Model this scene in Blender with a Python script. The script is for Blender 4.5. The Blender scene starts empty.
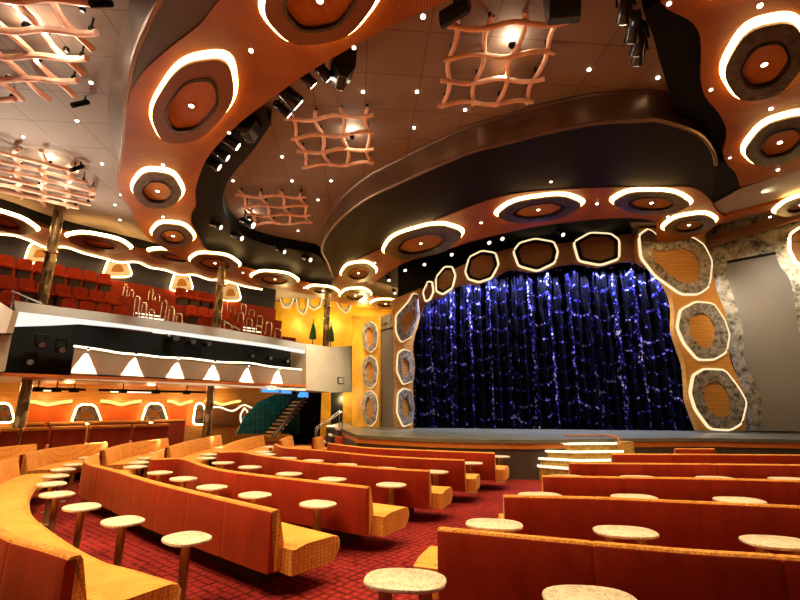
import bpy, bmesh, math, random
from mathutils import Vector
random.seed(7)
scene = bpy.context.scene
C = scene.collection
R = math.radians

# ------------------------------------------------------------------ camera
FPX, TILT, EYE = 450.0, R(13.13), 2.0
ST, CT = math.sin(TILT), math.cos(TILT)
cd = bpy.data.cameras.new('camera'); cam = bpy.data.objects.new('camera', cd); C.objects.link(cam)
cam.location = (0, 0, EYE); cam.rotation_euler = (R(90) + TILT, 0, 0)
cd.sensor_width = 36; cd.lens = FPX / 800 * 36; cd.clip_end = 200; cd.clip_start = 0.05
scene.camera = cam

def ray(x, y):
    a = (x - 400) / FPX; v = (300 - y) / FPX
    return Vector((a, CT - v * ST, ST + v * CT))
def Pz(x, y, z):                       # measured point of the photograph lying at height z
    d = ray(x, y); return d * ((z - EYE) / d.z) + Vector((0, 0, EYE))
def Pt(x, y, t):
    return ray(x, y) * t + Vector((0, 0, EYE))
class VP:                              # an upright plane given by two plan points
    def __init__(s, a, b, off=0.0):
        a = Vector((a[0], a[1], 0)); b = Vector((b[0], b[1], 0))
        s.a = (b - a).normalized(); s.n = Vector((-s.a.y, s.a.x, 0))
        s.o = a + s.n * off
    def off(s, d): return VP(s.o, s.o + s.a, d)
    def P(s, x, y):
        d = ray(x, y); t = (s.o - Vector((0, 0, EYE))).dot(s.n) / d.dot(s.n)
        return d * t + Vector((0, 0, EYE))
    def at(s, u, z): return s.o + s.a * u + Vector((0, 0, z))
    def u(s, p): return (p - s.o).dot(s.a)

def smooth(pts, k=4, closed=False):    # Catmull-Rom through the points
    n = len(pts); out = []
    pts = [Vector(p) for p in pts]
    rng = range(n) if closed else range(n - 1)
    for i in rng:
        p1, p2 = pts[i], pts[(i + 1) % n]
        p0 = pts[i - 1] if (closed or i > 0) else p1 * 2 - p2
        p3 = pts[(i + 2) % n] if (closed or i + 2 < n) else p2 * 2 - p1
        for j in range(k):
            t = j / k
            out.append(0.5 * ((2 * p1) + (p2 - p0) * t + (2 * p0 - 5 * p1 + 4 * p2 - p3) * t * t + (3 * p1 - p0 - 3 * p2 + p3) * t ** 3))
    if not closed: out.append(pts[-1])
    return out
def round_poly(pts, f=0.16):
    out = []; n = len(pts); pts = [Vector(p) for p in pts]
    for i in range(n):
        p0, p, p1 = pts[i - 1], pts[i], pts[(i + 1) % n]
        q0, q1 = p.lerp(p0, f), p.lerp(p1, f)
        for k in range(5):
            t = k / 4; out.append(q0 * (1 - t) ** 2 + p * 2 * t * (1 - t) + q1 * t * t)
    return out
def resample(pts, n):
    pts = [Vector(p) for p in pts]
    L = [0]
    for a, b in zip(pts, pts[1:]): L.append(L[-1] + (b - a).length)
    out = []; j = 0
    for i in range(n):
        s = L[-1] * i / (n - 1)
        while j < len(L) - 2 and L[j + 1] < s: j += 1
        f = (s - L[j]) / max(L[j + 1] - L[j], 1e-9)
        out.append(pts[j].lerp(pts[j + 1], f))
    return out

# ------------------------------------------------------------------ materials
class NT:
    def __init__(s, name):
        s.m = bpy.data.materials.new(name); s.m.use_nodes = True
        s.t = s.m.node_tree; s.t.nodes.clear()
        s.out = s.n('ShaderNodeOutputMaterial')
    def n(s, kind, **kw):
        nd = s.t.nodes.new(kind)
        for k, v in kw.items(): setattr(nd, k, v)
        return nd
    def l(s, a, b): s.t.links.new(a, b)
    def math(s, op, a, b=None, c=None):
        nd = s.n('ShaderNodeMath', operation=op)
        for i, v in enumerate((a, b, c)):
            if v is None: continue
            if hasattr(v, 'links'): s.l(v, nd.inputs[i])
            else: nd.inputs[i].default_value = v
        return nd.outputs[0]
    def ramp(s, fac, stops, interp='LINEAR'):
        nd = s.n('ShaderNodeValToRGB'); nd.color_ramp.interpolation = interp
        el = nd.color_ramp.elements
        while len(el) < len(stops): el.new(0.5)
        for e, (p, c) in zip(el, stops): e.position = p; e.color = (*c, 1)
        s.l(fac, nd.inputs[0]); return nd.outputs[0]
    def bsdf(s, color=None, rough=0.6, metal=0.0, spec=0.5, sheen=0.0, bump=None, bstr=0.3, bdist=0.02, sheen_tint=None):
        b = s.n('ShaderNodeBsdfPrincipled')
        b.inputs['Roughness'].default_value = rough; b.inputs['Metallic'].default_value = metal
        b.inputs['Specular IOR Level'].default_value = spec
        b.inputs['Sheen Weight'].default_value = sheen
        if sheen_tint: b.inputs['Sheen Tint'].default_value = (*sheen_tint, 1)
        if color is not None:
            if hasattr(color, 'links'): s.l(color, b.inputs['Base Color'])
            else: b.inputs['Base Color'].default_value = (*color, 1)
        if bump is not None:
            bn = s.n('ShaderNodeBump'); bn.inputs['Strength'].default_value = bstr; bn.inputs['Distance'].default_value = bdist
            s.l(bump, bn.inputs['Height']); s.l(bn.outputs[0], b.inputs['Normal'])
        s.l(b.outputs[0], s.out.inputs[0]); s.b = b
        return s.m
    def pos(s):
        return s.n('ShaderNodeNewGeometry').outputs['Position']
    def obj(s):
        return s.n('ShaderNodeTexCoord').outputs['Object']
    def noise(s, vec, scale, detail=3, rough=0.5):
        nd = s.n('ShaderNodeTexNoise'); nd.inputs['Scale'].default_value = scale
        nd.inputs['Detail'].default_value = detail; nd.inputs['Roughness'].default_value = rough
        s.l(vec, nd.inputs['Vector']); return nd.outputs[0]
    def mapping(s, vec, scale=(1, 1, 1), rot=(0, 0, 0), loc=(0, 0, 0)):
        nd = s.n('ShaderNodeMapping'); nd.inputs['Scale'].default_value = scale
        nd.inputs['Rotation'].default_value = rot; nd.inputs['Location'].default_value = loc
        s.l(vec, nd.inputs['Vector']); return nd.outputs[0]

def plain(name, color, rough=0.6, metal=0.0, var=0.12, scale=6.0, spec=0.4):
    m = NT(name); f = m.noise(m.obj(), scale)
    a = tuple(c * (1 - var) for c in color); b = tuple(min(1, c * (1 + var)) for c in color)
    return m.bsdf(m.ramp(f, [(0.3, a), (0.7, b)]), rough, metal, spec)
def emit(name, color, strength):
    m = NT(name); e = m.n('ShaderNodeEmission'); e.inputs[0].default_value = (*color, 1); e.inputs[1].default_value = strength
    m.l(e.outputs[0], m.out.inputs[0]); return m.m

M = {}
def slat_radial(name, c1, c2, center=(1.0, 11.0), n=760):
    m = NT(name); p = m.mapping(m.pos(), loc=(-center[0], -center[1], 0))
    g = m.n('ShaderNodeTexGradient', gradient_type='RADIAL'); m.l(p, g.inputs[0])
    w = m.math('SINE', m.math('MULTIPLY', g.outputs['Fac'], 2 * math.pi * n))
    f = m.math('ADD', m.math('MULTIPLY', w, 0.5), 0.5)
    nz = m.noise(m.pos(), 1.3)
    groove = m.ramp(f, [(0.10, (0.42, 0.42, 0.42)), (0.4, (1, 1, 1))])
    col = m.ramp(nz, [(0.3, c1), (0.7, c2)])
    mx = m.n('ShaderNodeMix', data_type='RGBA', blend_type='MULTIPLY'); mx.inputs[0].default_value = 1
    m.l(col, mx.inputs[6]); m.l(groove, mx.inputs[7])
    return m.bsdf(mx.outputs[2], 0.5, bump=f, bstr=0.5, bdist=0.01, spec=0.2)
M['soffit_wood'] = slat_radial('soffit_wood', (0.30, 0.066, 0.003), (0.42, 0.118, 0.006))
M['inset_gold'] = slat_radial('inset_gold', (0.44, 0.15, 0.016), (0.56, 0.22, 0.03))
def slat_lines(name, c1, c2, axis='Z', per=0.05):
    m = NT(name); sx = m.n('ShaderNodeSeparateXYZ'); m.l(m.pos(), sx.inputs[0])
    v = sx.outputs[axis] if axis in 'XYZ' else None
    w = m.math('SINE', m.math('MULTIPLY', v, 2 * math.pi / per))
    f = m.math('ADD', m.math('MULTIPLY', w, 0.5), 0.5)
    nz = m.noise(m.mapping(m.pos(), scale=(1, 1, 9)), 1.5)
    col = m.ramp(nz, [(0.3, c1), (0.7, c2)])
    gr = m.ramp(f, [(0.05, (0.55, 0.55, 0.55)), (0.3, (1, 1, 1))])
    mx = m.n('ShaderNodeMix', data_type='RGBA', blend_type='MULTIPLY'); mx.inputs[0].default_value = 1
    m.l(col, mx.inputs[6]); m.l(gr, mx.inputs[7])
    return m.bsdf(mx.outputs[2], 0.45, bump=f, bstr=0.4, bdist=0.01)
M['panel_wood'] = slat_lines('panel_wood', (0.46, 0.19, 0.028), (0.60, 0.28, 0.05), 'Z', 0.07)
M['inset_wood'] = slat_radial('inset_wood', (0.42, 0.11, 0.011), (0.54, 0.16, 0.018), n=760)
M['arch_wood'] = slat_lines('arch_wood', (0.16, 0.06, 0.018), (0.22, 0.085, 0.024), 'Z', 0.06)

def stone(name, c1, c2, rough=0.4, metal=0.25, scale=4):
    m = NT(name); p = m.pos()
    v = m.n('ShaderNodeTexVoronoi', feature='F1'); v.inputs['Scale'].default_value = scale
    wv = m.n('ShaderNodeVectorMath', operation='ADD'); nzv = m.n('ShaderNodeTexNoise'); nzv.inputs['Scale'].default_value = 3
    m.l(p, nzv.inputs['Vector']); m.l(p, wv.inputs[0]); m.l(nzv.outputs['Color'], wv.inputs[1]); m.l(wv.outputs[0], v.inputs['Vector'])
    n2 = m.noise(p, 14, 5, 0.65)
    n3 = m.noise(p, scale * 1.1, 3, 0.6)
    f = m.math('ADD', m.math('MULTIPLY', v.outputs['Distance'], 0.25), m.math('ADD', m.math('MULTIPLY', n2, 0.3), m.math('MULTIPLY', n3, 0.6)))
    return m.bsdf(m.ramp(f, [(0.42, c1), (0.72, c2)]), rough, metal, bump=f, bstr=0.5, bdist=0.03)
M['stone'] = stone('stone_frame', (0.05, 0.042, 0.032), (0.46, 0.40, 0.32), scale=5)
M['stone_wall'] = stone('stone_wall', (0.025, 0.021, 0.012), (0.34, 0.30, 0.21), 0.33, 0.45, scale=3.2)
M['plate'] = stone('medallion_plate', (0.075, 0.05, 0.03), (0.20, 0.15, 0.10), 0.35, 0.5, 5)
M['plate_red'] = plain('medallion_plate_brown', (0.17, 0.05, 0.014), 0.4, 0.2)

def velvet(name, c1, c2):
    m = NT(name); p = m.obj()
    f = m.noise(m.mapping(p, scale=(1, 1, 0.35)), 5, 4, 0.6); g = m.noise(p, 160, 2)
    mixf = m.math('ADD', m.math('MULTIPLY', f, 0.7), m.math('MULTIPLY', g, 0.3))
    return m.bsdf(m.ramp(mixf, [(0.32, c1), (0.68, c2)]), 0.75, spec=0.2, sheen=0.15, sheen_tint=(1, 0.42, 0.12), bump=g, bstr=0.15, bdist=0.004)
M['velvet'] = velvet('red_velvet', (0.20, 0.0088, 0.0009), (0.33, 0.0195, 0.0014))
M['maroon'] = velvet('maroon_velvet', (0.20, 0.018, 0.006), (0.30, 0.03, 0.008))
m = NT('honeycomb_fabric'); p = m.obj()
v = m.n('ShaderNodeTexVoronoi', feature='DISTANCE_TO_EDGE'); v.inputs['Scale'].default_value = 26; v.inputs['Randomness'].default_value = 0.35; m.l(p, v.inputs['Vector'])
nz = m.noise(p, 3)
base = m.ramp(nz, [(0.3, (0.78, 0.30, 0.036)), (0.7, (0.90, 0.41, 0.065))])
ln = m.ramp(v.outputs['Distance'], [(0.02, (0.52, 0.45, 0.4)), (0.12, (1, 1, 1))])
mx = m.n('ShaderNodeMix', data_type='RGBA', blend_type='MULTIPLY'); mx.inputs[0].default_value = 1
m.l(base, mx.inputs[6]); m.l(ln, mx.inputs[7])
M['seat'] = m.bsdf(mx.outputs[2], 0.7, spec=0.25, sheen=0.25, sheen_tint=(1, 0.7, 0.35), bump=v.outputs['Distance'], bstr=0.25, bdist=0.01)
# carpet
m = NT('red_carpet'); p = m.pos()
v = m.n('ShaderNodeTexVoronoi', feature='F1', distance='CHEBYCHEV'); v.inputs['Scale'].default_value = 9; v.inputs['Randomness'].default_value = 0.25
m.l(m.mapping(p, rot=(0, 0, R(38))), v.inputs['Vector'])
nz = m.noise(p, 0.9, 3); nf = m.noise(p, 90, 2)
c1 = m.ramp(nz, [(0.35, (0.19, 0.014, 0.012)), (0.65, (0.29, 0.025, 0.019))])
c2 = m.ramp(v.outputs['Distance'], [(0.28, (1, 1, 1)), (0.50, (0.28, 0.22, 0.25))])
mx = m.n('ShaderNodeMix', data_type='RGBA', blend_type='MULTIPLY'); mx.inputs[0].default_value = 1
m.l(c1, mx.inputs[6]); m.l(c2, mx.inputs[7])
M['carpet'] = m.bsdf(mx.outputs[2], 0.95, spec=0.1, bump=nf, bstr=0.3, bdist=0.01)
# ceiling tile
m = NT('ceiling_tile'); p = m.pos()
b = m.n('ShaderNodeTexBrick'); b.offset = 0.0; b.squash = 1
b.inputs['Scale'].default_value = 1.0; b.inputs['Brick Width'].default_value = 1.2; b.inputs['Row Height'].default_value = 1.2
b.inputs['Mortar Size'].default_value = 0.012; b.inputs['Mortar Smooth'].default_value = 0.1
b.inputs['Color1'].default_value = (0.235, 0.18, 0.138, 1); b.inputs['Color2'].default_value = (0.215, 0.162, 0.123, 1); b.inputs['Mortar'].default_value = (0.13, 0.08, 0.05, 1)
m.l(m.mapping(p, rot=(0, 0, R(-5))), b.inputs['Vector'])
M['ceiling'] = m.bsdf(b.outputs[0], 0.7, spec=0.25)
# table stone
m = NT('speckled_stone'); p = m.obj()
n1 = m.noise(p, 55, 3, 0.7); n2 = m.noise(p, 9, 2)
f = m.math('ADD', m.math('MULTIPLY', n1, 0.75), m.math('MULTIPLY', n2, 0.25))
M['table'] = m.bsdf(m.ramp(f, [(0.38, (0.36, 0.27, 0.17)), (0.5, (0.70, 0.60, 0.44)), (0.62, (0.85, 0.77, 0.60))]), 0.35)
M['bronze'] = plain('bronze', (0.34, 0.20, 0.085), 0.42, 0.5)
M['bronze_fascia'] = plain('bronze_fascia', (0.20, 0.11, 0.06), 0.36, 0.55, 0.25, 1.2)
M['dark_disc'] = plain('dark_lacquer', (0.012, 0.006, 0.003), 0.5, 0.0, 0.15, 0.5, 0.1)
M['dark_side'] = plain('dark_taupe', (0.06, 0.042, 0.028), 0.4, 0.2, 0.15, 0.8)
M['fascia_side'] = plain('brushed_taupe', (0.17, 0.115, 0.085), 0.45, 0.35, 0.25, 1.0)
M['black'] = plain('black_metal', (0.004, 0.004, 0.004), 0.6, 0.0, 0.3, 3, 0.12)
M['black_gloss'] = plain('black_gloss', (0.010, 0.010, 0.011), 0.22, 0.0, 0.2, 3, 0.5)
M['plinth'] = plain('dark_plinth', (0.045, 0.022, 0.012), 0.6)
M['taupe'] = plain('taupe_panel', (0.14, 0.12, 0.095), 0.45, 0.15, 0.06, 1.0)
M['lower_wall'] = plain('taupe_plaster', (0.19, 0.145, 0.10), 0.55, 0, 0.06, 2)
M['beige'] = plain('beige_plaster', (0.40, 0.335, 0.235), 0.55, 0, 0.06, 2)
M['grey_cap'] = plain('grey_cap', (0.27, 0.265, 0.24), 0.5, 0, 0.05, 2)
M['white'] = plain('white_lacquer', (0.80, 0.77, 0.70), 0.45, 0, 0.04, 2)
M['gold'] = plain('gold_wall', (0.72, 0.36, 0.02), 0.4, 0.15, 0.25, 1.3)
M['orange_wall'] = plain('orange_wall', (0.72, 0.13, 0.012), 0.5, 0, 0.08, 2)
M['orange_ceiling'] = plain('orange_ceiling', (0.40, 0.10, 0.02), 0.45, 0, 0.2, 1.5)
M['stage'] = plain('stage_floor', (0.12, 0.125, 0.095), 0.3, 0, 0.15, 1.2)
M['stage_front'] = plain('stage_front', (0.055, 0.040, 0.030), 0.5, 0, 0.15, 2)
M['orange_strip'] = plain('orange_band', (0.50, 0.16, 0.03), 0.4)
M['gold_panel'] = stone('gold_panel', (0.30, 0.17, 0.03), (0.62, 0.42, 0.12), 0.35, 0.4, 9)
M['nosing'] = emit('step_light', (1, 0.88, 0.55), 1.6)
M['navy'] = plain('navy_wall', (0.012, 0.012, 0.03), 0.5, 0, 0.2, 2)
M['seat_red'] = velvet('seat_red', (0.30, 0.022, 0.004), (0.42, 0.040, 0.006))
M['bar_wood'] = plain('pale_wood', (0.86, 0.52, 0.35), 0.45, 0, 0.2, 5)
M['steel'] = plain('brushed_steel', (0.62, 0.58, 0.52), 0.25, 0.9)
M['teal'] = plain('teal_glass', (0.01, 0.10, 0.09), 0.15, 0.1, 0.3, 4)
M['green'] = plain('green_cloth', (0.02, 0.16, 0.04), 0.7)
M['glow'] = emit('warm_strip', (1.0, 0.60, 0.21), 12.0)
M['glow_soft'] = emit('warm_strip_soft', (1.0, 0.74, 0.40), 1.0)
M['lens'] = emit('lamp_lens', (1.0, 0.86, 0.62), 14.0)
M['lens_dim'] = emit('lamp_lens_dim', (1.0, 0.80, 0.60), 3.0)
M['cove'] = emit('cove_light', (1.0, 0.84, 0.52), 3.2)
M['amber'] = emit('amber_light', (1.0, 0.66, 0.16), 1.5)
M['band_glow'] = emit('white_band_glow', (1.0, 0.95, 0.86), 0.85)  # glow in place of light falling on the white balcony band; no lamp
M['lens_off'] = plain('glass_lens', (0.10, 0.10, 0.11), 0.12, 0.0, 0.1, 3, 0.7)
M['blue_screen'] = emit('blue_screen', (0.05, 0.25, 0.9), 1.6)
# mosaic column
m = NT('mirror_mosaic'); p = m.obj()
v = m.n('ShaderNodeTexVoronoi'); v.inputs['Scale'].default_value = 7; m.l(m.mapping(p, scale=(1, 1, 0.5)), v.inputs['Vector'])
M['mosaic'] = m.bsdf(m.ramp(m.noise(v.outputs['Color'], 3, 1), [(0.3, (0.10, 0.06, 0.02)), (0.55, (0.42, 0.30, 0.14)), (0.75, (0.8, 0.7, 0.5))]), 0.22, 0.45, bump=v.outputs['Distance'], bstr=0.5, bdist=0.02)
# sequinned curtain
m = NT('sequin_curtain'); sx = m.n('ShaderNodeSeparateXYZ'); m.l(m.pos(), sx.inputs[0])
X, Z = sx.outputs['X'], sx.outputs['Z']
nwarp = m.noise(m.pos(), 0.8, 2)
xs = m.math('ADD', m.math('DIVIDE', X, 0.82), m.math('MULTIPLY', nwarp, 0.5))
u = m.math('SUBTRACT', m.math('FRACT', xs), 0.5)
colid = m.math('FLOOR', xs)
rnd = m.math('FRACT', m.math('MULTIPLY', m.math('SINE', m.math('MULTIPLY', colid, 12.9898)), 43758.5))
sag = m.math('MULTIPLY', m.math('MULTIPLY', u, u), 1.7)
zz = m.math('SUBTRACT', m.math('ADD', m.math('DIVIDE', Z, 0.62), rnd), sag)
loop = m.math('ABSOLUTE', m.math('SUBTRACT', m.math('FRACT', zz), 0.5))
lm = m.ramp(loop, [(0.0, (1, 1, 1)), (0.20, (0, 0, 0))])
tr = m.ramp(m.math('ABSOLUTE', u), [(0.36, (0, 0, 0)), (0.48, (1, 1, 1))])
mask = m.math('MAXIMUM', lm, tr)
v = m.n('ShaderNodeTexVoronoi'); v.inputs['Scale'].default_value = 13; m.l(m.pos(), v.inputs['Vector'])
spc = m.n('ShaderNodeSeparateColor'); m.l(v.outputs['Color'], spc.inputs[0])
big = m.noise(m.pos(), 0.7, 2)
amt = m.math('ADD', m.math('MULTIPLY', spc.outputs[0], 0.62), m.math('ADD', m.math('MULTIPLY', mask, 0.24), m.math('MULTIPLY', big, 0.30)))
col = m.ramp(amt, [(0.66, (0.001, 0.001, 0.004)), (0.78, (0.004, 0.004, 0.06)), (0.87, (0.045, 0.045, 0.55)), (0.95, (0.30, 0.30, 0.95)), (1.0, (0.8, 0.85, 1.0))])
M['curtain'] = m.bsdf(col, 0.6, 0.0, bump=v.outputs['Distance'], bstr=0.6, bdist=0.03, spec=0.06)

# ------------------------------------------------------------------ building helpers
LOC = {}
ORD = ['first', 'second', 'third', 'fourth', 'fifth', 'sixth', 'seventh', 'eighth', 'ninth', 'tenth', 'eleventh', 'twelfth', 'thirteenth', 'fourteenth', 'fifteenth', 'sixteenth', 'seventeenth', 'eighteenth', 'nineteenth', 'twentieth']
def thing(name, label, cat, loc=(0, 0, 0), group=None, rz=0):
    o = bpy.data.objects.new(name, None); C.objects.link(o); o.empty_display_size = 0.1
    o.location = loc; o.rotation_euler = (0, 0, rz)
    tag(o, label, cat, group); LOC[o.name] = Vector(loc) if rz == 0 else Vector((0, 0, 0))
    return o
def tag(o, label, cat, group=None):
    o['label'] = label; o['category'] = cat; o['kind'] = 'thing'
    if group: o['group'] = group
    return o
def link(name, bm, mat, parent=None, smooth_=False, world=True, bevel=0):
    """bm is in world coordinates unless world=False (then local to the thing)"""
    me = bpy.data.meshes.new(name)
    bmesh.ops.recalc_face_normals(bm, faces=bm.faces)
    if parent is not None and world:
        l = LOC[parent.name]; bmesh.ops.translate(bm, verts=bm.verts, vec=-l)
    if smooth_:
        for f in bm.faces: f.smooth = True
        lim = R(38)
        for e in bm.edges:
            if len(e.link_faces) == 2 and e.calc_face_angle(0) > lim: e.smooth = False
    bm.to_mesh(me); bm.free()
    me.materials.append(mat)
    o = bpy.data.objects.new(name, me); C.objects.link(o)
    if parent is not None:
        o.parent = parent; LOC[o.name] = LOC[parent.name]
    if bevel:
        md = o.modifiers.new('bevel', 'BEVEL'); md.width = bevel; md.segments = 2; md.limit_method = 'ANGLE'
    return o
def struct(name, bm, mat, smooth_=False):
    o = link(name, bm, mat, None, smooth_); o['kind'] = 'structure'; return o
def solo(name, bm, mat, label, cat, group=None, loc=None, smooth_=False):
    o = link(name, bm, mat, None, smooth_); tag(o, label, cat, group)
    if loc is not None:
        loc = Vector(loc); o.data.transform(__import__('mathutils').Matrix.Translation(-loc)); o.location = loc
    LOC[o.name] = Vector(o.location); return o
def prism(bm, pts, off):
    off = Vector(off)
    a = [bm.verts.new(Vector(p)) for p in pts]; b = [bm.verts.new(Vector(p) + off) for p in pts]
    n = len(pts); fs = [bm.faces.new(a), bm.faces.new(b[::-1])]
    for i in range(n): bm.faces.new((a[i], b[i], b[(i + 1) % n], a[(i + 1) % n]))
    for f in fs: f.normal_update()
    bmesh.ops.triangulate(bm, faces=[f for f in fs if len(f.verts) > 4])
    return bm
def ringprism(bm, outer, inner, off):    # plate with a hole; both loops have the same count
    off = Vector(off); n = len(outer)
    V = [[bm.verts.new(Vector(p)) for p in outer], [bm.verts.new(Vector(p)) for p in inner],
         [bm.verts.new(Vector(p) + off) for p in outer], [bm.verts.new(Vector(p) + off) for p in inner]]
    for i in range(n):
        j = (i + 1) % n
        bm.faces.new((V[0][i], V[0][j], V[1][j], V[1][i])); bm.faces.new((V[2][i], V[3][i], V[3][j], V[2][j]))
        bm.faces.new((V[0][i], V[2][i], V[2][j], V[0][j])); bm.faces.new((V[1][i], V[1][j], V[3][j], V[3][i]))
    return bm
def loft(bm, A, B, n=None, closed=False):
    if n: A, B = resample(A, n), resample(B, n)
    a = [bm.verts.new(Vector(p)) for p in A]; b = [bm.verts.new(Vector(p)) for p in B]
    k = len(a)
    for i in range(k if closed else k - 1):
        j = (i + 1) % k; bm.faces.new((a[i], a[j], b[j], b[i]))
    return bm
def box(bm, lo, hi, M4=None):
    x0, y0, z0 = lo; x1, y1, z1 = hi
    vs = [bm.verts.new(Vector(p)) for p in ((x0, y0, z0), (x1, y0, z0), (x1, y1, z0), (x0, y1, z0), (x0, y0, z1), (x1, y0, z1), (x1, y1, z1), (x0, y1, z1))]
    if M4 is not None:
        for v in vs: v.co = M4 @ v.co
    for f in ((0, 3, 2, 1), (4, 5, 6, 7), (0, 1, 5, 4), (1, 2, 6, 5), (2, 3, 7, 6), (3, 0, 4, 7)): bm.faces.new([vs[i] for i in f])
    return bm
def frame(o, a, n):                       # matrix with x along a, y along n, z up
    from mathutils import Matrix
    a = Vector(a).normalized(); n = Vector(n).normalized()
    return Matrix(((a.x, n.x, 0, o[0]), (a.y, n.y, 0, o[1]), (0, 0, 1, o[2]), (0, 0, 0, 1)))
def tube(bm, pts, r, seg=8, caps=True, rr=None, flat=1.0):
    pts = [Vector(p) for p in pts]; rings = []
    for i, p in enumerate(pts):
        d = (pts[min(i + 1, len(pts) - 1)] - pts[max(i - 1, 0)]).normalized()
        up = Vector((0, 0, 1)) if abs(d.z) < 0.9 else Vector((1, 0, 0))
        s = d.cross(up).normalized(); t = s.cross(d)
        q = r if rr is None else rr[i]
        rings.append([bm.verts.new(p + s * math.cos(2 * math.pi * k / seg) * q + t * math.sin(2 * math.pi * k / seg) * q * flat) for k in range(seg)])
    for a, b in zip(rings, rings[1:]):
        for k in range(seg): bm.faces.new((a[k], a[(k + 1) % seg], b[(k + 1) % seg], b[k]))
    if caps: bm.faces.new(rings[0][::-1]); bm.faces.new(rings[-1])
    return bm
def lathe(bm, prof, c=(0, 0, 0), seg=16, sx=1.0, sy=1.0):
    c = Vector(c); rings = []
    for r, z in prof:
        rings.append([bm.verts.new(c + Vector((r * sx * math.cos(2 * math.pi * k / seg), r * sy * math.sin(2 * math.pi * k / seg), z))) for k in range(seg)])
    for a, b in zip(rings, rings[1:]):
        for k in range(seg): bm.faces.new((a[k], a[(k + 1) % seg], b[(k + 1) % seg], b[k]))
    bm.faces.new(rings[0][::-1]); bm.faces.new(rings[-1])
    return bm
def NB(): return bmesh.new()
def dup(root, loc, rz, label, group=None):
    r = root.copy(); C.objects.link(r); r.location = loc; r.rotation_euler = (0, 0, rz); r['label'] = label
    if group: r['group'] = group
    for ch in root.children:
        c = ch.copy(); C.objects.link(c); c.parent = r
        for g in ch.children:
            d = g.copy(); C.objects.link(d); d.parent = c
    return r
def spot(loc, target, power, color=(1, 0.76, 0.48), size=100, blend=0.8, rad=0.06):
    l = bpy.data.lights.new('lamp', 'SPOT'); l.energy = power; l.color = color
    l.spot_size = R(size); l.spot_blend = blend; l.shadow_soft_size = rad
    o = bpy.data.objects.new('lamp', l); C.objects.link(o); o.location = loc
    o.rotation_euler = (Vector(target) - Vector(loc)).to_track_quat('-Z', 'Y').to_euler(); return o
def point(loc, power, color=(1, 0.76, 0.48), rad=0.08):
    l = bpy.data.lights.new('lamp', 'POINT'); l.energy = power; l.color = color; l.shadow_soft_size = rad
    o = bpy.data.objects.new('lamp', l); C.objects.link(o); o.location = loc; return o
# ------------------------------------------------------------------ heights of the room
ZS, ZC = 8.2, 9.0
def px(pts, z): return [Pz(x, y, z) for x, y in pts]
def V2(p, z): return Vector((p[0], p[1], z))

# floor, ceiling
struct('floor', box(NB(), (-32, -4, -0.12), (26, 34, 0)), M['carpet'])
struct('ceiling', box(NB(), (-32, -6, ZC), (26, 34, ZC + 0.12)), M['ceiling'])

# ---- the wooden soffit ring
outer_left = [(200, 25), (165, 52), (141, 75), (128, 102), (124, 150), (119, 165), (117, 183), (122, 197), (131, 210), (137, 222), (147, 237), (165, 249), (185, 260), (205, 269), (240, 280), (275, 287), (300, 293), (345, 304), (372, 309), (397, 309)]
stage_side = [(396, 305), (376, 298), (368, 290), (374, 283), (392, 270), (412, 260), (440, 252), (470, 242), (510, 232), (540, 226), (580, 221), (620, 218), (650, 220), (657, 227), (657, 238), (664, 244), (705, 233), (722, 223), (800, 203)]
disc_side = [(800, 196), (735, 214), (724, 216), (716, 210), (710, 200), (700, 191), (685, 187), (650, 187), (600, 188), (540, 191), (500, 197), (465, 209), (430, 223), (400, 240), (375, 252), (352, 262), (340, 272), (334, 284)]
inner_left = [(333, 292), (312, 286), (290, 281), (260, 274), (243, 269), (210, 257), (197, 235), (191, 222), (192, 213), (196, 205), (195, 195), (198, 180), (206, 160), (222, 140), (243, 120), (270, 100), (300, 78), (350, 48), (400, 22), (430, 8)]
inner_right = [(660, 0), (667, 9), (690, 21), (700, 36), (702, 60), (701, 82), (706, 98), (718, 112), (726, 128), (726, 142), (723, 154), (728, 165), (736, 174), (740, 187)]
def sm(pts, k=3): return [(p.x, p.y) for p in smooth([Vector((x, y, 0)) for x, y in pts], k)]
OL, SS, DS, IL, IR = (px(sm(q), ZS) for q in (outer_left, stage_side, disc_side, inner_left, inner_right))
near_out = [Vector(p) for p in ((-2.5, 5.5, ZS), (-1.2, 4.3, ZS), (1.5, 3.4, ZS), (5, 3.3, ZS), (8.5, 4.6, ZS), (11.5, 7.2, ZS), (12.6, 9.4, ZS))]
near_in = [Vector(p) for p in ((1.5, 5.45, ZS), (2.8, 5.35, ZS))]
ring = OL + SS + [Vector((15.5, 13.0, ZS)), Vector((15.5, 13.9, ZS))][::1] + DS + IL + near_in + IR + [Pz(800, 170, ZS)] + near_out[::-1]
# right-hand band runs on beyond the stage corner
ring = OL + SS + [Vector((17.0, 12.6, ZS)), Vector((17.2, 13.2, ZS))][:1] + DS + IL + near_in + IR + [Pz(800, 170, ZS)] + near_out[::-1]
struct('trim_1', prism(NB(), ring, (0, 0, 0.14)), M['soffit_wood'])

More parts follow.
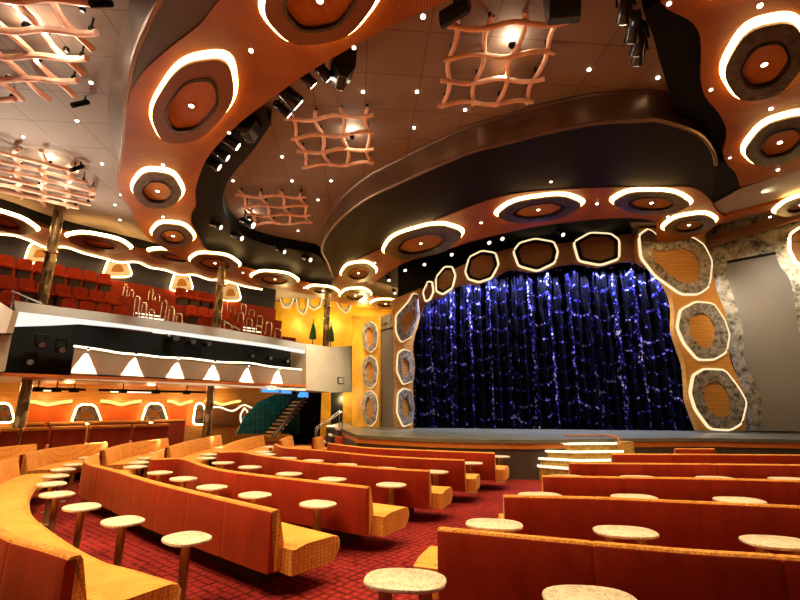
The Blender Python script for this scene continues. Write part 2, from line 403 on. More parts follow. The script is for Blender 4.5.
# ---- dark lacquered disc over the stage with its bronze edge
lip = [(333, 277), (327, 262), (322, 250), (328, 234), (345, 215), (370, 197), (400, 183), (440, 165), (475, 151), (500, 145), (550, 132), (600, 123), (640, 121), (660, 121), (696, 133), (712, 150), (716, 165)]
LIP = px(sm(lip, 4), ZS + 0.02)
under = LIP + [Vector((10.4, 13.2, ZS + .02))] + [p + Vector((0, 0.5, 0.02)) for p in DS[::-1][1:-12]][::-1][::-1]
dp = LIP + [V2(p + Vector((0.3, 0.3, 0)), ZS + .02) for p in px([(703, 190), (690, 185)], ZS)]
dback = [V2(p, ZS + .02) + Vector((0, 0.35, 0)) for p in px(sm([(690, 187), (650, 187), (600, 188), (540, 191), (500, 197), (465, 209), (430, 223), (400, 240), (375, 252), (352, 262), (340, 272)], 3), ZS)]
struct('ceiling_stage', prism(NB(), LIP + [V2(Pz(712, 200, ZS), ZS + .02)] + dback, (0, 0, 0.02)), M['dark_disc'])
fas = NB(); loft(fas, LIP, [V2(p, ZC) for p in LIP])
tube(fas, [p + Vector((0, 0, 0.01)) for p in LIP], 0.05, 6)
tube(fas, [V2(p, ZC - 0.04) for p in LIP], 0.05, 6)
struct('trim_2', fas, M['bronze_fascia'], True)

# ---- flared outer side of the ring towards the house ceiling
lip_l = [(205, -60), (182, -30), (160, 0), (147, 25), (135, 55), (127, 95), (124, 130), (122, 152), (118, 172)]
up_l = [(165, -75), (145, -35), (130, 0), (118, 40), (110, 80), (108, 115), (113, 142), (118, 158), (117, 176)]
LL = px(sm(lip_l, 4), ZS + .03); UL = px(sm(up_l, 4), ZC)
struct('trim_3', loft(NB(), LL, UL, 40), M['fascia_side'], True)
struct('trim_4', loft(NB(), LL, [p + Vector((0.5, 0.25, .03)) for p in px(sm([(262, -60), (232, -12), (200, 25), (165, 52), (141, 75), (128, 102), (124, 150)], 4), ZS)], 40), M['dark_side'])
tb = NB(); tube(tb, LL, 0.05, 6); struct('trim_5', tb, M['bronze_fascia'], True)

# ---- black lighting trough inside the ring
bound_l = [(333, 268), (320, 247), (300, 241), (275, 236), (255, 230), (238, 219), (227, 205), (224, 187), (228, 170), (238, 155), (245, 147), (258, 130), (272, 108)]
BL = px(sm(bound_l, 3), ZC); n = 60
tro = NB()
loft(tro, [V2(p, ZC) for p in BL], [V2(p, 8.55) for p in BL])
wide = [V2(p, 8.55) + (V2(p, 0) - Vector((0.2, 12, 0))).normalized() * 0.9 for p in IL[:47]]
loft(tro, [V2(p, 8.55) for p in BL], wide, n)
struct('ceiling_trough', tro, M['black'])
bound_r = [(640, -12), (650, 15), (656, 38), (664, 65), (671, 86), (676, 97), (700, 118), (716, 140)]
BR = px(sm(bound_r, 3), ZC)
tro = NB(); loft(tro, [V2(p, ZC) for p in BR], [V2(p, 8.5) for p in BR])
wr = [V2(p, 8.5) + Vector((0.75, -0.25, 0)) for p in IR]
loft(tro, [V2(p, 8.5) for p in BR], wr, 40)
tro_far = [(716, 165), (712, 200)]
box(tro, (8.0, 10.9, 8.34), (11.2, 15.0, 8.36))
struct('ceiling_trough_stage_right', tro, M['black'])
# pale ceiling piece in the gap beside the stage corner
gp = px([(709, 206), (740, 189), (800, 169), (860, 150), (880, 175), (800, 199), (740, 218), (718, 222)], ZS + .1)
struct('ceiling_side', prism(NB(), gp, (0, 0, .02)), M['beige'])

# ------------------------------------------------------------------ medallions under the soffit
def rr(phi, k=0.022): return 0.97 + k * math.cos(6 * phi)
def medallion(L, Rr, T, B, label, plate='plate', z=ZS, drop=0.13, inner=0.5, lens=True, group='lit medallions under the wooden ceiling ring', glow='glow', inset='inset_wood'):
    zp = z - drop
    l, r, t, b = (Pz(*q, zp) for q in (L, Rr, T, B))
    c = (l + r + t + b) / 4; ex = (r - l) / 2; ey = (b - t) / 2
    o = thing('ceiling_medallion', label, 'ceiling medallion', c, group)
    N = 48
    def loop(s, zz, q=rr): return [V2(c + (ex * math.cos(2 * math.pi * i / N) + ey * math.sin(2 * math.pi * i / N)) * s * q(2 * math.pi * i / N), zz) for i in range(N)]
    link('plate', ringprism(NB(), loop(1, zp), loop(inner + .06, zp), (0, 0, 0.05)), M[plate], o)
    link('inset_rim', ringprism(NB(), loop(inner + .065, zp - 0.015), loop(inner, zp - 0.015), (0, 0, 0.12)), M['black_gloss'], o)
    link('inset_panel', prism(NB(), loop(inner + .03, zp + 0.07), (0, 0, 0.03)), M[inset], o)
    sb = NB(); ringprism(sb, loop(0.985, zp + .05), loop(0.93, zp + .05), (0, 0, drop - .055))
    f_ = 1 + 0.11 / max(0.2, (ex.length + ey.length) / 2); ringprism(sb, loop(f_, z - .016), loop(0.93, z - .016), (0, 0, .012))  # flush glowing flange added to draw the halo on the soffit all round
    link('light_strip', sb, M[glow], o)
    if lens:
        d = link('downlight', lathe(NB(), [(0.07, zp + .045), (0.07, zp + .07)], (c.x, c.y, 0), 12), M['bronze'], o)
        link('lens', lathe(NB(), [(0.05, zp + .035), (0.05, zp + .046)], (c.x, c.y, 0), 12), M['lens'], d)
    return o, c
MED = [
 ((150, 106), (232, 96), (205, 67), (182, 150), 'broad brown lit medallion on the ring above the house lattices', 'plate_red'),
 ((266, 12), (380, -6), (318, -52), (318, 46), 'very large brown lit medallion at the top edge of the ring', 'plate_red'),
 ((132, 189), (182, 193), (158, 174), (157, 211), 'round bronze lit medallion where the ring narrows beside the lattice', 'plate'),
 ((152, 235), (194, 238), (171, 225), (174, 249), 'bronze lit medallion just above the balcony end of the ring', 'plate'),
 ((190, 262), (239, 266), (213, 255), (217, 273), 'shallow lit medallion above the first mosaic column tops', 'plate'),
 ((252, 278), (298, 282), (274, 273), (275, 287), 'shallow lit medallion above the gold wall', 'plate'),
 ((308, 290), (338, 293), (322, 287), (323, 295), 'tiny edge-on lit medallion at the far end of the ring', 'plate'),
 ((341, 275), (376, 271), (357, 265), (360, 284), 'small lit medallion at the corner of the dark stage canopy', 'plate'),
 ((340, 297), (371, 295), (354, 290), (356, 303), 'small lit medallion above the stage end wall of the balcony', 'plate'),
 ((371, 304), (400, 304), (385, 301), (386, 309), 'thin lit medallion over the narrow proscenium column', 'plate'),
 ((383, 253), (461, 233), (415, 231), (428, 258), 'long tilted lit medallion over the balcony side of the curtain', 'plate'),
 ((497, 216), (581, 205), (538, 199), (540, 223), 'long lit medallion over the middle of the curtain', 'plate'),
 ((613, 203), (690, 204), (652, 193), (652, 216), 'long lit medallion over the wide proscenium column side', 'plate'),
 ((664, 229), (716, 222), (690, 217), (688, 236), 'lit medallion tucked against the top of the wide column', 'plate'),
 ((724, 72), (806, 58), (772, 25), (760, 103), 'large stone-ringed lit medallion on the far arm of the ring', 'plate'),
 ((745, 152), (818, 135), (785, 119), (776, 166), 'stone-ringed lit medallion below the large one on the far arm', 'plate'),
 ((690, -24), (785, -40), (742, -70), (735, 1), 'medallion mostly above the picture with only its lit rim showing', 'plate'),
 ((776, 213), (830, 198), (802, 198), (800, 215), 'lit medallion on the thin band beyond the stone wall', 'plate'),
]
for L_, R_, T_, B_, lab, pl in MED:
    big = R_[0] - L_[0] > 70 and L_[1] < 120
    medallion(L_, R_, T_, B_, lab, pl, inner=0.56 if pl == 'plate' else 0.6, inset='inset_gold' if pl == 'plate' else 'inset_wood')

# ------------------------------------------------------------------ wooden lattices under the ceiling
def clip_line(poly, p, d):
    ts = []
    n = len(poly)
    for i in range(n):
        a, b = Vector(poly[i]), Vector(poly[(i + 1) % n]); e = b - a
        den = d.x * e.y - d.y * e.x
        if abs(den) < 1e-9: continue
        t = ((a.x - p.x) * e.y - (a.y - p.y) * e.x) / den; s = ((a.x - p.x) * d.y - (a.y - p.y) * d.x) / den
        if -1e-6 <= s <= 1 + 1e-6: ts.append(t)
    return (min(ts), max(ts)) if len(ts) >= 2 else None
def lattice(poly, pitch, label, rot=0.0, z=8.72, lamp=None, lp=60, more=()):
    c = sum((Vector((*p, 0)) for p in poly), Vector()) / len(poly)
    o = thing('ceiling_lattice', label, 'ceiling lattice', (c.x, c.y, z), 'wavy wooden lattices hung under the ceiling')
    ca, sa = math.cos(rot), math.sin(rot); k = 0
    P2 = [Vector((*p, 0)) for p in poly]
    for fam, (d, nn) in enumerate(((Vector((ca, sa, 0)), Vector((-sa, ca, 0))), (Vector((-sa, ca, 0)), Vector((ca, sa, 0))))):
        lo = min((p - c).dot(nn) for p in P2); hi = max((p - c).dot(nn) for p in P2)
        m_ = max(2, round((hi - lo) / pitch) + 1); lo += 0.04; hi -= 0.04
        for i in range(m_):
            q = c + nn * (lo + (hi - lo) * i / (m_ - 1))
            cl = clip_line(P2, q, d)
            if not cl or cl[1] - cl[0] < 0.4: continue
            t0, t1 = cl[0] - 0.12, cl[1] + 0.12
            pts = []; ns = max(8, int((t1 - t0) / 0.09))
            for j in range(ns + 1):
                t = t0 + (t1 - t0) * j / ns
                w = 0.07 * math.sin(2 * math.pi * t / (2 * pitch) + (i % 2) * math.pi)
                pts.append(q + d * t + nn * w + Vector((0, 0, z + (0.05 if fam else -0.03) + 0.03 * math.sin(2 * math.pi * t / (2 * pitch) + (i % 2) * math.pi + fam * math.pi))))
            link('lattice_bar', tube(NB(), pts, 0.062, 8), M['bar_wood'], o, True)
            for t in (t0 + .1, t1 - .1):
                p = q + d * t
                if fam == 0:
                    h = link('hanger', tube(NB(), [V2(p, z + .0), V2(p, ZC)], 0.018, 6), M['black'], o)
                    link('clamp', lathe(NB(), [(.045, z + .0), (.055, z + .04), (.04, z + .09)], (p.x, p.y, 0), 8), M['black'], h)
    for q in more:
        hd = link('lamp_head', lathe(NB(), [(.04, z + .0), (.06, z + .05), (.05, z + .09)], (q[0], q[1], 0), 8), M['black'], o)
        link('lens', lathe(NB(), [(.035, z + .092), (.035, z + .1)], (q[0], q[1], 0), 8), M['lens'], hd)
        point((q[0], q[1], z - .02), lp * .4, (1, .86, .70), .05)
    if lamp:
        s = link('lamp_head', lathe(NB(), [(.06, z + .02), (.09, z + .1), (.07, z + .16)], (lamp[0], lamp[1], 0), 10), M['black'], o)
        link('lens', lathe(NB(), [(.055, z + .162), (.055, z + .17)], (lamp[0], lamp[1], 0), 10), M['lens'], s)
        point((lamp[0], lamp[1], z + 0.22), lp, (1, 0.80, 0.58), 0.05)
    return o
def zz(x, y): p = Pz(x, y, 8.72); return (p.x, p.y)
def lattice4(q, label, lamp, lp, z=8.74, nb=4, amp=.05):
    Q = [Vector((*p, 0)) for p in q]; c = sum(Q, Vector()) / 4
    o = thing('ceiling_lattice', label, 'ceiling lattice', (c.x, c.y, z), 'wavy wooden lattices hung under the ceiling')
    def bl(u, v): return Q[0].lerp(Q[1], u).lerp(Q[3].lerp(Q[2], u), v)
    for fam in (0, 1):
        for i in range(nb):
            g = i / (nb - 1); pts = []
            for j in range(-3, 40):
                s = j / 36
                p = bl(s, g) if fam == 0 else bl(g, s)
                e = (bl(s, g + .01) - bl(s, g - .01)) if fam == 0 else (bl(g + .01, s) - bl(g - .01, s))
                ph = math.pi * s * (nb - 1) + (i % 2) * math.pi
                pts.append(p + e.normalized() * amp * math.sin(ph + (0.5 if fam else 0)) + Vector((0, 0, z + (.05 if fam else -.02) + .03 * math.cos(ph))))
            link('lattice_bar', tube(NB(), pts, .05, 8), M['bar_wood'], o, True)
            if fam:
                for s in (0.0, 1 / 3, 2 / 3, 1.0):
                    p = bl(g, s); link('bracket', lathe(NB(), [(.05, z + .02), (.055, z + .09), (.03, z + .1), (.03, ZC)], (p.x, p.y, 0), 8), M['black'], o)
    s = link('lamp_head', lathe(NB(), [(.05, z + .02), (.07, z + .06), (.06, z + .1)], (lamp[0], lamp[1], 0), 10), M['black'], o)
    link('lens', lathe(NB(), [(.05, z + .102), (.05, z + .11)], (lamp[0], lamp[1], 0), 10), M['lens'], s)
    point((lamp[0], lamp[1], z + .16), lp, (1, .84, .64), .05)
lattice4([zz(456, 28), zz(560, 22), zz(527, 102), zz(445, 104)], 'four by four wooden lattice by the bronze edge of the dark canopy', zz(512, 49), 20)
lattice4([zz(291, 120), zz(367, 115), zz(369, 163), zz(307, 166)], 'wooden lattice between the ring and the dark canopy', zz(352, 140), 18)
lattice4([zz(241, 196), zz(301, 197), zz(308, 223), zz(256, 224)], 'small distant wooden lattice above the black lighting trough', zz(250, 219), 16)
lattice([zz(96, 14), zz(66, 98), zz(-40, 98), zz(-80, 40), zz(-60, -40), zz(40, -40)], 0.62, 'big wooden lattice at the corner of the house ceiling', R(2), lamp=zz(26, 31), lp=26, more=[zz(47, 34), zz(38, 62), zz(8, 80), zz(66, 52), zz(10, 5), zz(82, 12)])
lattice([zz(62, 158), zz(93, 192), zz(85, 206), zz(45, 206), zz(-6, 190), zz(-40, 165), zz(0, 150)], 0.62, 'wide wooden lattice beside the top of the mosaic column', R(38), lamp=zz(48, 166), lp=24, more=[zz(20, 165), zz(10, 180), zz(70, 182), zz(55, 198), zz(40, 185)])

# small recessed lights
def downlights(lst, z, where, lens='lens', r=0.05):
    for i, (x, y, lab) in enumerate(lst):
        p = Pz(x, y, z - .02)
        o = thing('ceiling_downlight', lab, 'downlight', p, where)
        link('ring', lathe(NB(), [(r * 1.5, z - .012), (r * 1.5, z)], (p.x, p.y, 0), 12), M['steel'], o)
        link('lens', lathe(NB(), [(r, z - .03), (r, z - .011)], (p.x, p.y, 0), 12), M[lens], o)
downlights([(91, 83, 'small downlight beside the big corner lattice'), (77, 121, 'small downlight between the two house lattices'), (23, 137, 'faint downlight between the lattices, farthest from the ring'),
  (102, 164, 'small downlight beside the neck of the wooden ring'), (121, 195, 'small downlight touching the ring edge by the round medallion'), (115, 205, 'small downlight just under the ring neck one'), (120, 220, 'lowest small downlight before the black balcony edge'),
  (363, 92, 'small downlight above the middle lattice'), (417, 92, 'small downlight beside the four by four lattice'), (465, 110, 'small downlight under the four by four lattice'), (414, 128, 'small downlight close above the bronze canopy edge'),
  (589, 70, 'small downlight above the middle of the bronze canopy edge'), (658, 78, 'small downlight near the black trough over the stage'), (282, 157, 'small downlight beside the middle lattice, ring side'), (233, 181, 'small downlight beside the black trough'),
  (292, 181, 'small downlight between the middle and distant lattices'), (331, 181, 'small downlight under the middle lattice'), (318, 200, 'small downlight beside the distant lattice, canopy side'), (298, 231, 'small downlight below the distant lattice'), (312, 246, 'small downlight at the tip of the ceiling by the canopy corner')], ZC, 'small downlights in the tiled ceiling', r=0.036)
downlights([(251, 51, 'bright star-like downlight between the two brown medallions'), (423, 17, 'downlight at the inner ring edge by the black fixtures'), (163, 165, 'downlight between broad and round medallions'), (163, 217, 'downlight between round medallion and balcony end medallion'),
  (771, 109, 'downlight between the two stone-ringed medallions'), (760, 6, 'downlight between the rim-only and the large stone-ringed medallion'), (778, 170, 'downlight beneath the lower stone-ringed medallion'),
  (481, 223, 'downlight between tilted and middle curtain medallions'), (597, 204, 'downlight between middle and wide-column medallions'), (243, 273, 'downlight between the two shallow medallions'), (304, 288, 'downlight beyond the gold wall medallion'), (375, 263, 'downlight on the wood by the canopy corner'), (668, 217, 'downlight between the two medallions over the wide column'), (770, 217, 'downlight on the thin band by the stone wall'), (395, 303, 'downlight above the narrow proscenium column')], ZS, 'downlights in the wooden ring', r=0.036)
downlights([(711, 90, 'tiny dim light at the inner ring edge, far arm'), (730, 158, 'tiny dim light near the tip of the far arm'), (669, 4, 'tiny dim light at the top of the far arm'), (354, 48, 'tiny dim light at the inner ring edge by the loudspeaker'), (229, 133, 'tiny dim light at the ring edge by the broad medallion')], ZS, 'tiny dim lights in the wooden ring', 'lens_dim', 0.035)
downlights([(551, 182, 'single faint light on the dark canopy underside')], ZS + .02, 'canopy light', 'lens_dim', 0.04)

# black wall washers on the house ceiling
for x, y, lab in ((84, 104, 'short black tube fixture under the tiled ceiling, nearer the big lattice'), (80, 168, 'short black tube fixture beside the wide lattice'), (106, 6, 'short black tube fixture at the top by the flared edge')):
    p = Pz(x, y, 8.8); o = thing('ceiling_spotlight', lab, 'spotlight', V2(p, ZC), 'black tube fixtures')
    link('stem', tube(NB(), [V2(p, ZC), V2(p, 8.85)], .02, 6), M['black'], o)
    link('body', tube(NB(), [p + Vector((.06, .03, .08)), p + Vector((-.06, -.25, -.22))], .06, 10), M['black'], o)

# stage lights and loudspeakers at the inner ring edge
def stage_light(p, aim, label, size=1.0, lens='lens_dim', group='black stage lights around the ring opening', top=None):
    d = (Vector(aim) - p).normalized()
    o = thing('stage_spotlight', label, 'stage light', p, group)
    s = size; side = d.cross(Vector((0, 0, 1))).normalized()
    link('housing', tube(NB(), [p - d * .22 * s, p - d * .16 * s, p + d * .1 * s, p + d * .22 * s, p + d * .25 * s], .1 * s, 10, rr=[.05 * s, .1 * s, .11 * s, .125 * s, .12 * s]), M['black_gloss'], o, True)
    link('lens', tube(NB(), [p + d * .25 * s, p + d * .262 * s], .085 * s, 10), M[lens], o)
    y = NB(); topz = (top if top else p.z + .3 * s)
    for sg in (-1, 1):
        tube(y, [p + side * sg * .14 * s, Vector((p.x, p.y, topz)) + side * sg * .12 * s], .018 * s, 6)
    tube(y, [Vector((p.x, p.y, topz)) - side * .14 * s, Vector((p.x, p.y, topz)) + side * .14 * s], .025 * s, 6)
    link('yoke', y, M['black'], o)
    return o
for i, (x, y, s, ln, lab) in enumerate([
   (283, 90, 1.6, 'lens', 'black stage light with bright white end on the ring edge'), (281, 108, 0.9, 'lens', 'small glaring stage light hanging over the middle lattice corner'), (304, 75, 1.0, 'lens', 'stage light with a white lens between big light and loudspeaker'), (320, 68, 1.0, 'lens', 'stage light with a round bulb beside the loudspeaker'),
   (218, 152, 1.1, 'lens_dim', 'black stage light low on the ring edge above the trough'), (210, 162, 1.1, 'lens_dim', 'second black stage light down the ring edge'), (228, 140, 1.1, 'lens', 'black stage light with a white flare on the ring edge'), (246, 222, 1.2, 'lens', 'glaring stage light at the rim of the distant lattice'), (236, 236, 1.1, 'lens_dim', 'black stage light deep in the trough'), (215, 225, 1.0, 'lens_dim', 'black stage light at the trough bend'), (306, 258, 1.1, 'lens_dim', 'lone black stage light at the far trough wall'), (280, 250, 1.0, 'lens_dim', 'black stage light midway along the far trough'),
   (626, 6, 1.0, 'lens', 'black stage light with white lens at the top of the far cluster'), (634, 26, 1.0, 'lens_dim', 'black stage light second down the far cluster'), (640, 38, 1.1, 'lens_dim', 'black stage light third down the far cluster'), (640, 50, 1.0, 'lens_dim', 'black stage light lowest of the far cluster')]):
    p = Pz(x, y, 8.42); stage_light(p, (5.5, 15, 3), lab, s, ln)
for k, (x, y) in enumerate(((394, 291), (388, 278), (404, 268), (423, 262), (487, 240), (500, 236), (450, 252), (560, 232))):
    p = Pz(x, y, 8.5); stage_light(p, p + Vector((0.2, -.5, -.6)), f'black stage light, {ORD[k]} in the dark slot over the curtain', 0.9, 'lens_dim', 'stage lights in the slot over the curtain')
for x, y, w, h, lab in ((343, 66, .42, .75, 'tapered black loudspeaker hanging at the ring edge'), (250, 122, .42, .8, 'tapered black loudspeaker above the trough bend'), (562, 3, .5, .7, 'black loudspeaker hanging beside the four by four lattice'), (455, 13, .55, .3, 'black box fixture over the four by four lattice')):
    p = Pz(x, y, 8.5); o = thing('ceiling_loudspeaker', lab, 'loudspeaker', V2(p, 8.9), 'black loudspeakers under the ceiling')
    a = (Vector((3, 9, 0)) - V2(p, 0)).normalized(); nn = Vector((-a.y, a.x, 0))
    bm = NB()
    prof = [(-.22, .3), (.22, .3), (.2, -.1), (.05, -.38), (-.1, -.38), (-.22, -.1)]
    prism(bm, [p + a * u * (h / .7) + Vector((0, 0, v * (h / .7))) - nn * w / 2 for u, v in prof], nn * w)
    link('cabinet', bm, M['black_gloss'], o, bevel=0.02)
    link('bracket', tube(NB(), [V2(p, ZC), V2(p, 8.6)], .03, 6), M['black'], o)

# ------------------------------------------------------------------ stage, curtain and proscenium
st = px([(340, 428), (348, 431.5), (357, 435), (395, 437), (430, 438.5), (480, 439.6), (530, 440), (575, 439.2), (615, 438.5), (700, 438), (800, 439.5)], 1.05)
stp = st + [Vector((16, 12.6, 1.05)), Vector((20, 24, 1.05)), Vector((-3.3, 26, 1.05)), Vector((-3.4, 21.5, 1.05))]
struct('floor_stage', prism(NB(), stp, (0, 0, -0.10)), M['stage'])
inn = [p + Vector((0, .06, 0)) for p in stp]
struct('wall_stage_front', prism(NB(), [V2(p, 0.0) for p in inn], (0, 0, 0.96)), M['stage_front'])
bm = NB(); ob = [V2(p, 0.94) + Vector((0, .03, 0)) for p in stp[:12]]; loft(bm, ob, [V2(p, .80) for p in ob])
struct('trim_stage_front', bm, M['orange_strip'])

cur = []
ca, cb = Vector((0.3, 19.95, 0)), Vector((12.6, 17.3, 0)); N = 420
for i in range(N + 1):
    f = i / N; p = ca.lerp(cb, f); p.y += 0.11 * math.sin(f * 2 * math.pi * 34) + 0.05 * math.sin(f * 2 * math.pi * 91 + 1)
    cur.append(p)
bm = NB(); cols = []
for i, p in enumerate(cur):
    zm = min(7.75, 6.45 + max(0, p.x - .3) * .55)
    zs = [1.06 + (zm - 1.06) * j / 40 for j in range(41)]
    cols.append([bm.verts.new((p.x, p.y + 0.04 * math.sin(z * 5 + i * 0.3), z)) for z in zs])
for a, b in zip(cols, cols[1:]):
    for j in range(40): bm.faces.new((a[j], b[j], b[j + 1], a[j + 1]))
solo('stage_curtain', bm, M['curtain'], 'dark blue sequinned stage curtain hanging in folds behind the stage', 'curtain', smooth_=True)
struct('wall_back', box(NB(), (0.4, 26, 0), (22, 26.2, 9)), M['black'])
ARCH = VP((0.59, 19.7), (11.1, 17.3), -0.45)
LCOL = VP((-0.5, 18.2), (0.62, 19.35))
RCOL = VP((10.6, 16.75), (12.8, 16.55))
RW = VP((12.3, 17.2), (15.6, 14.2))
LW = VP((-1.9, 20.4), (-0.2, 18.6), 0.3)
LH = VP((-3.4, 22.6), (-1.5, 20.3))
def toward(pl): return -1 if pl.n.dot(Vector((0, 0, 0)) - pl.o) < 0 else 1
def patch(name, pts, pl, mat, th=0.1, kind='structure', **kw):
    P = [pl.P(x, y) for x, y in pts]; s = -toward(pl)
    bm = prism(NB(), P, pl.n * s * th)
    if kind == 'structure': return struct(name, bm, mat)
    return bm
struct('ceiling_slot', prism(NB(), [V2(p, 8.96) + Vector((-.3, -.9, 0)) for p in SS[4:34]] + [Vector((11.6, 20.9, 8.96)), Vector((0.2, 27, 8.96))], (0, 0, .03)), M['black'])
# black slot above the arch
bk = ARCH.off(-0.3)
struct('wall_slot', loft(NB(), [Vector((-1.2, 19.2, 6.0)), Vector((.4, 19.4, 7)), Vector((11.5, 17.2, 7.0)), Vector((13, 16.4, 7))], [Vector((-1.2, 19.2, 9)), Vector((.4, 19.4, 9)), Vector((11.5, 17.2, 9)), Vector((13, 16.4, 9))]) if False else box(NB(), (-.1, 20.9, 5.6), (14, 21.1, 9)), M['black'])
arch_low = [(420, 315), (426, 304), (434, 299), (445, 296), (460, 285), (480, 284), (497, 276), (510, 270), (535, 272.5), (555, 267), (575, 264), (597, 267.5), (620, 262), (640, 263), (655, 269), (668, 286)]
arch_top = [(690, 240), (660, 232), (630, 234), (597, 238), (565, 243), (535, 244), (508, 249), (482, 257), (460, 266), (445, 274), (430, 283), (418, 292)]
patch('trim_arch', sm(arch_low, 3) + sm(arch_top, 3), ARCH, M['arch_wood'], 0.12)
col_in = [(699, 431), (693, 415), (688, 400), (687, 385), (685, 365), (679, 347), (674, 330), (674, 310), (670, 292), (655, 270), (640, 262), (637, 245), (640, 228)]
col_out = [(705, 228), (706, 250), (713, 272), (717, 292), (725, 312), (728, 330), (728, 347), (732, 365), (741, 385), (746, 402), (746, 431)]
patch('trim_proscenium', sm(col_in, 3) + sm(col_out, 3), RCOL, M['panel_wood'], 0.3)
patch('trim_proscenium_balcony_side', sm([(413, 429), (414, 405), (413, 385), (415, 366), (413, 345), (420, 318), (422, 300), (421, 288)], 3) + sm([(392, 300), (393, 320), (395, 345), (394, 366), (395, 385), (394, 405), (395, 429)], 3), LCOL, M['panel_wood'], 0.05)

def hexframe(pl, outer, inner, label, frame_mat='stone', inset='panel_wood', glow='glow_soft', group='hexagon frames of the proscenium', out=0.12, thick=0.12, strip=0.066, narrow=False, name='lit_hexagon'):
    s = toward(pl); d = pl.n * s
    O = round_poly([pl.P(x, y) + d * out for x, y in outer]); I = round_poly([pl.P(x, y) + d * out for x, y in inner])
    m = 48
    O = resample(O + [O[0]], m + 1)[:-1]; I = resample(I + [I[0]], m + 1)[:-1]
    c = sum(O, Vector()) / m
    o = thing(name, label, 'lit frame', c, group)
    link('frame_ring', ringprism(NB(), O, I, -d * thick), M[frame_mat], o)
    link('light_strip', tube(NB(), [p - d * (thick * .55) + (p - c).normalized() * 0.02 for p in O + [O[0]]], strip, 6), M[glow], o)
    link('inset_panel', prism(NB(), [p - d * (thick * .6) for p in I], -d * .04), M[inset], o)
    return o
hexframe(RCOL, [(639, 236), (648, 230), (662, 242), (690, 238), (702, 246), (710, 262), (707, 287), (697, 294), (680, 294), (655, 276), (641, 258)], [(650, 248), (660, 252), (682, 249), (692, 253), (699, 265), (697, 282), (683, 285), (667, 275), (653, 261)], 'large bent lit stone frame at the top of the wide proscenium column')
hexframe(RCOL, [(680, 311), (695, 303), (712, 305), (722, 320), (727, 335), (724, 352), (712, 359), (697, 359), (684, 344), (677, 328)], [(688, 318), (699, 313), (708, 317), (714, 329), (711, 345), (705, 349), (697, 346), (688, 334)], 'lit stone hexagon in the middle of the wide proscenium column')
hexframe(RCOL, [(693, 376), (703, 370), (723, 371), (736, 388), (744, 402), (739, 423), (728, 429), (709, 428), (695, 409), (690, 393)], [(703, 385), (714, 381), (722, 386), (729, 400), (728, 414), (720, 418), (708, 412), (702, 399)], 'lit stone hexagon at the foot of the wide proscenium column')
nar = 0.035
hexframe(LCOL, [(397, 394), (402, 389), (409, 391), (413, 407), (410, 423), (402, 426), (396, 412)], [(399, 401), (403, 397), (407, 401), (409, 411), (405, 419), (401, 417)], 'lit hexagon at the foot of the narrow proscenium column', strip=nar)
hexframe(LCOL, [(397, 354), (402, 350), (409, 352), (413, 366), (410, 381), (402, 384), (396, 371)], [(399, 361), (403, 357), (407, 362), (408, 371), (404, 379), (400, 375)], 'lit hexagon in the middle of the narrow proscenium column', strip=nar)
hexframe(LCOL, [(395, 316), (407, 303), (412, 294), (419, 296), (419, 312), (411, 336), (400, 342), (395, 332)], [(399, 319), (408, 310), (413, 309), (412, 321), (405, 335), (400, 332)], 'lit bent frame at the top of the narrow proscenium column', strip=nar)
AG = 'outlined hexagons along the curtain arch'
for outer, lab in (([(574, 243), (590, 234), (610, 235), (618, 241), (618, 259), (600, 265), (579, 261)], 'outlined hexagon on the arch next to the wide column'),
    ([(514, 252), (520, 244), (535, 240), (553, 243), (557, 252), (554, 263), (537, 271), (519, 266)], 'outlined hexagon at the middle of the arch'),
    ([(466, 272), (470, 258), (482, 252), (495, 254), (498, 265), (491, 278), (479, 282), (469, 279)], 'outlined hexagon third along the arch from the wide column'),
    ([(437, 278), (445, 268), (452, 268), (455, 276), (452, 288), (443, 294), (437, 291)], 'narrow outlined hexagon on the falling part of the arch'),
    ([(424, 293), (428, 283), (432, 283), (433, 292), (430, 299), (426, 301)], 'tiny outlined hexagon lowest on the arch')):
    c = (sum(p[0] for p in outer) / len(outer), sum(p[1] for p in outer) / len(outer))
    hexframe(ARCH, outer, [(c[0] + (x - c[0]) * .8, c[1] + (y - c[1]) * .8) for x, y in outer], lab, 'black', 'arch_wood', 'glow_soft', AG, 0.1, 0.08, 0.06)
# grey side panels and stone walls beside the stage
struct('wall_stone', prism(NB(), [RW.P(x, y) for x, y in ((700, 222), (812, 190), (830, 200), (830, 431), (742, 431), (735, 370), (722, 330))], RW.n * 0.2), M['stone_wall'])
panel_edge = sm([(727, 264), (727, 275), (732, 292), (741, 318), (744, 340), (744, 358), (750, 372), (760, 395), (762, 412), (761, 431)], 3)
panel_r = sm([(776, 254), (780, 266), (790, 280), (796, 305), (800, 330)], 3)
struct('wall_panel', prism(NB(), [RW.P(x, y) - RW.n * .04 for x, y in panel_edge + [(840, 431), (840, 330)] + panel_r[::-1]], RW.n * 0.03), M['taupe'])
struct('trim_panel_shadow_gap', prism(NB(), [RW.P(x, y) - RW.n * .06 for x, y in ((727, 264), (776, 254.5), (776, 252), (727, 261))], RW.n * 0.05), M['black'])
struct('wall_stone_band', prism(NB(), [RW.P(x, y) - RW.n * .1 for x, y in sm([(776, 254), (780, 266), (790, 280), (795, 305), (799, 335)], 3) + [(830, 335), (830, 225), (790, 232)]], RW.n * 0.08), M['stone_wall'])
hexframe(RW.off(-.14), [(791, 236), (800, 229), (815, 232), (822, 250), (812, 272), (797, 262), (791, 250)], [(797, 242), (803, 238), (812, 242), (815, 252), (808, 262), (799, 254)], 'glowing wood frame at the very edge beside the grey panel', 'panel_wood', 'panel_wood', 'glow', 'frames beside the stage')
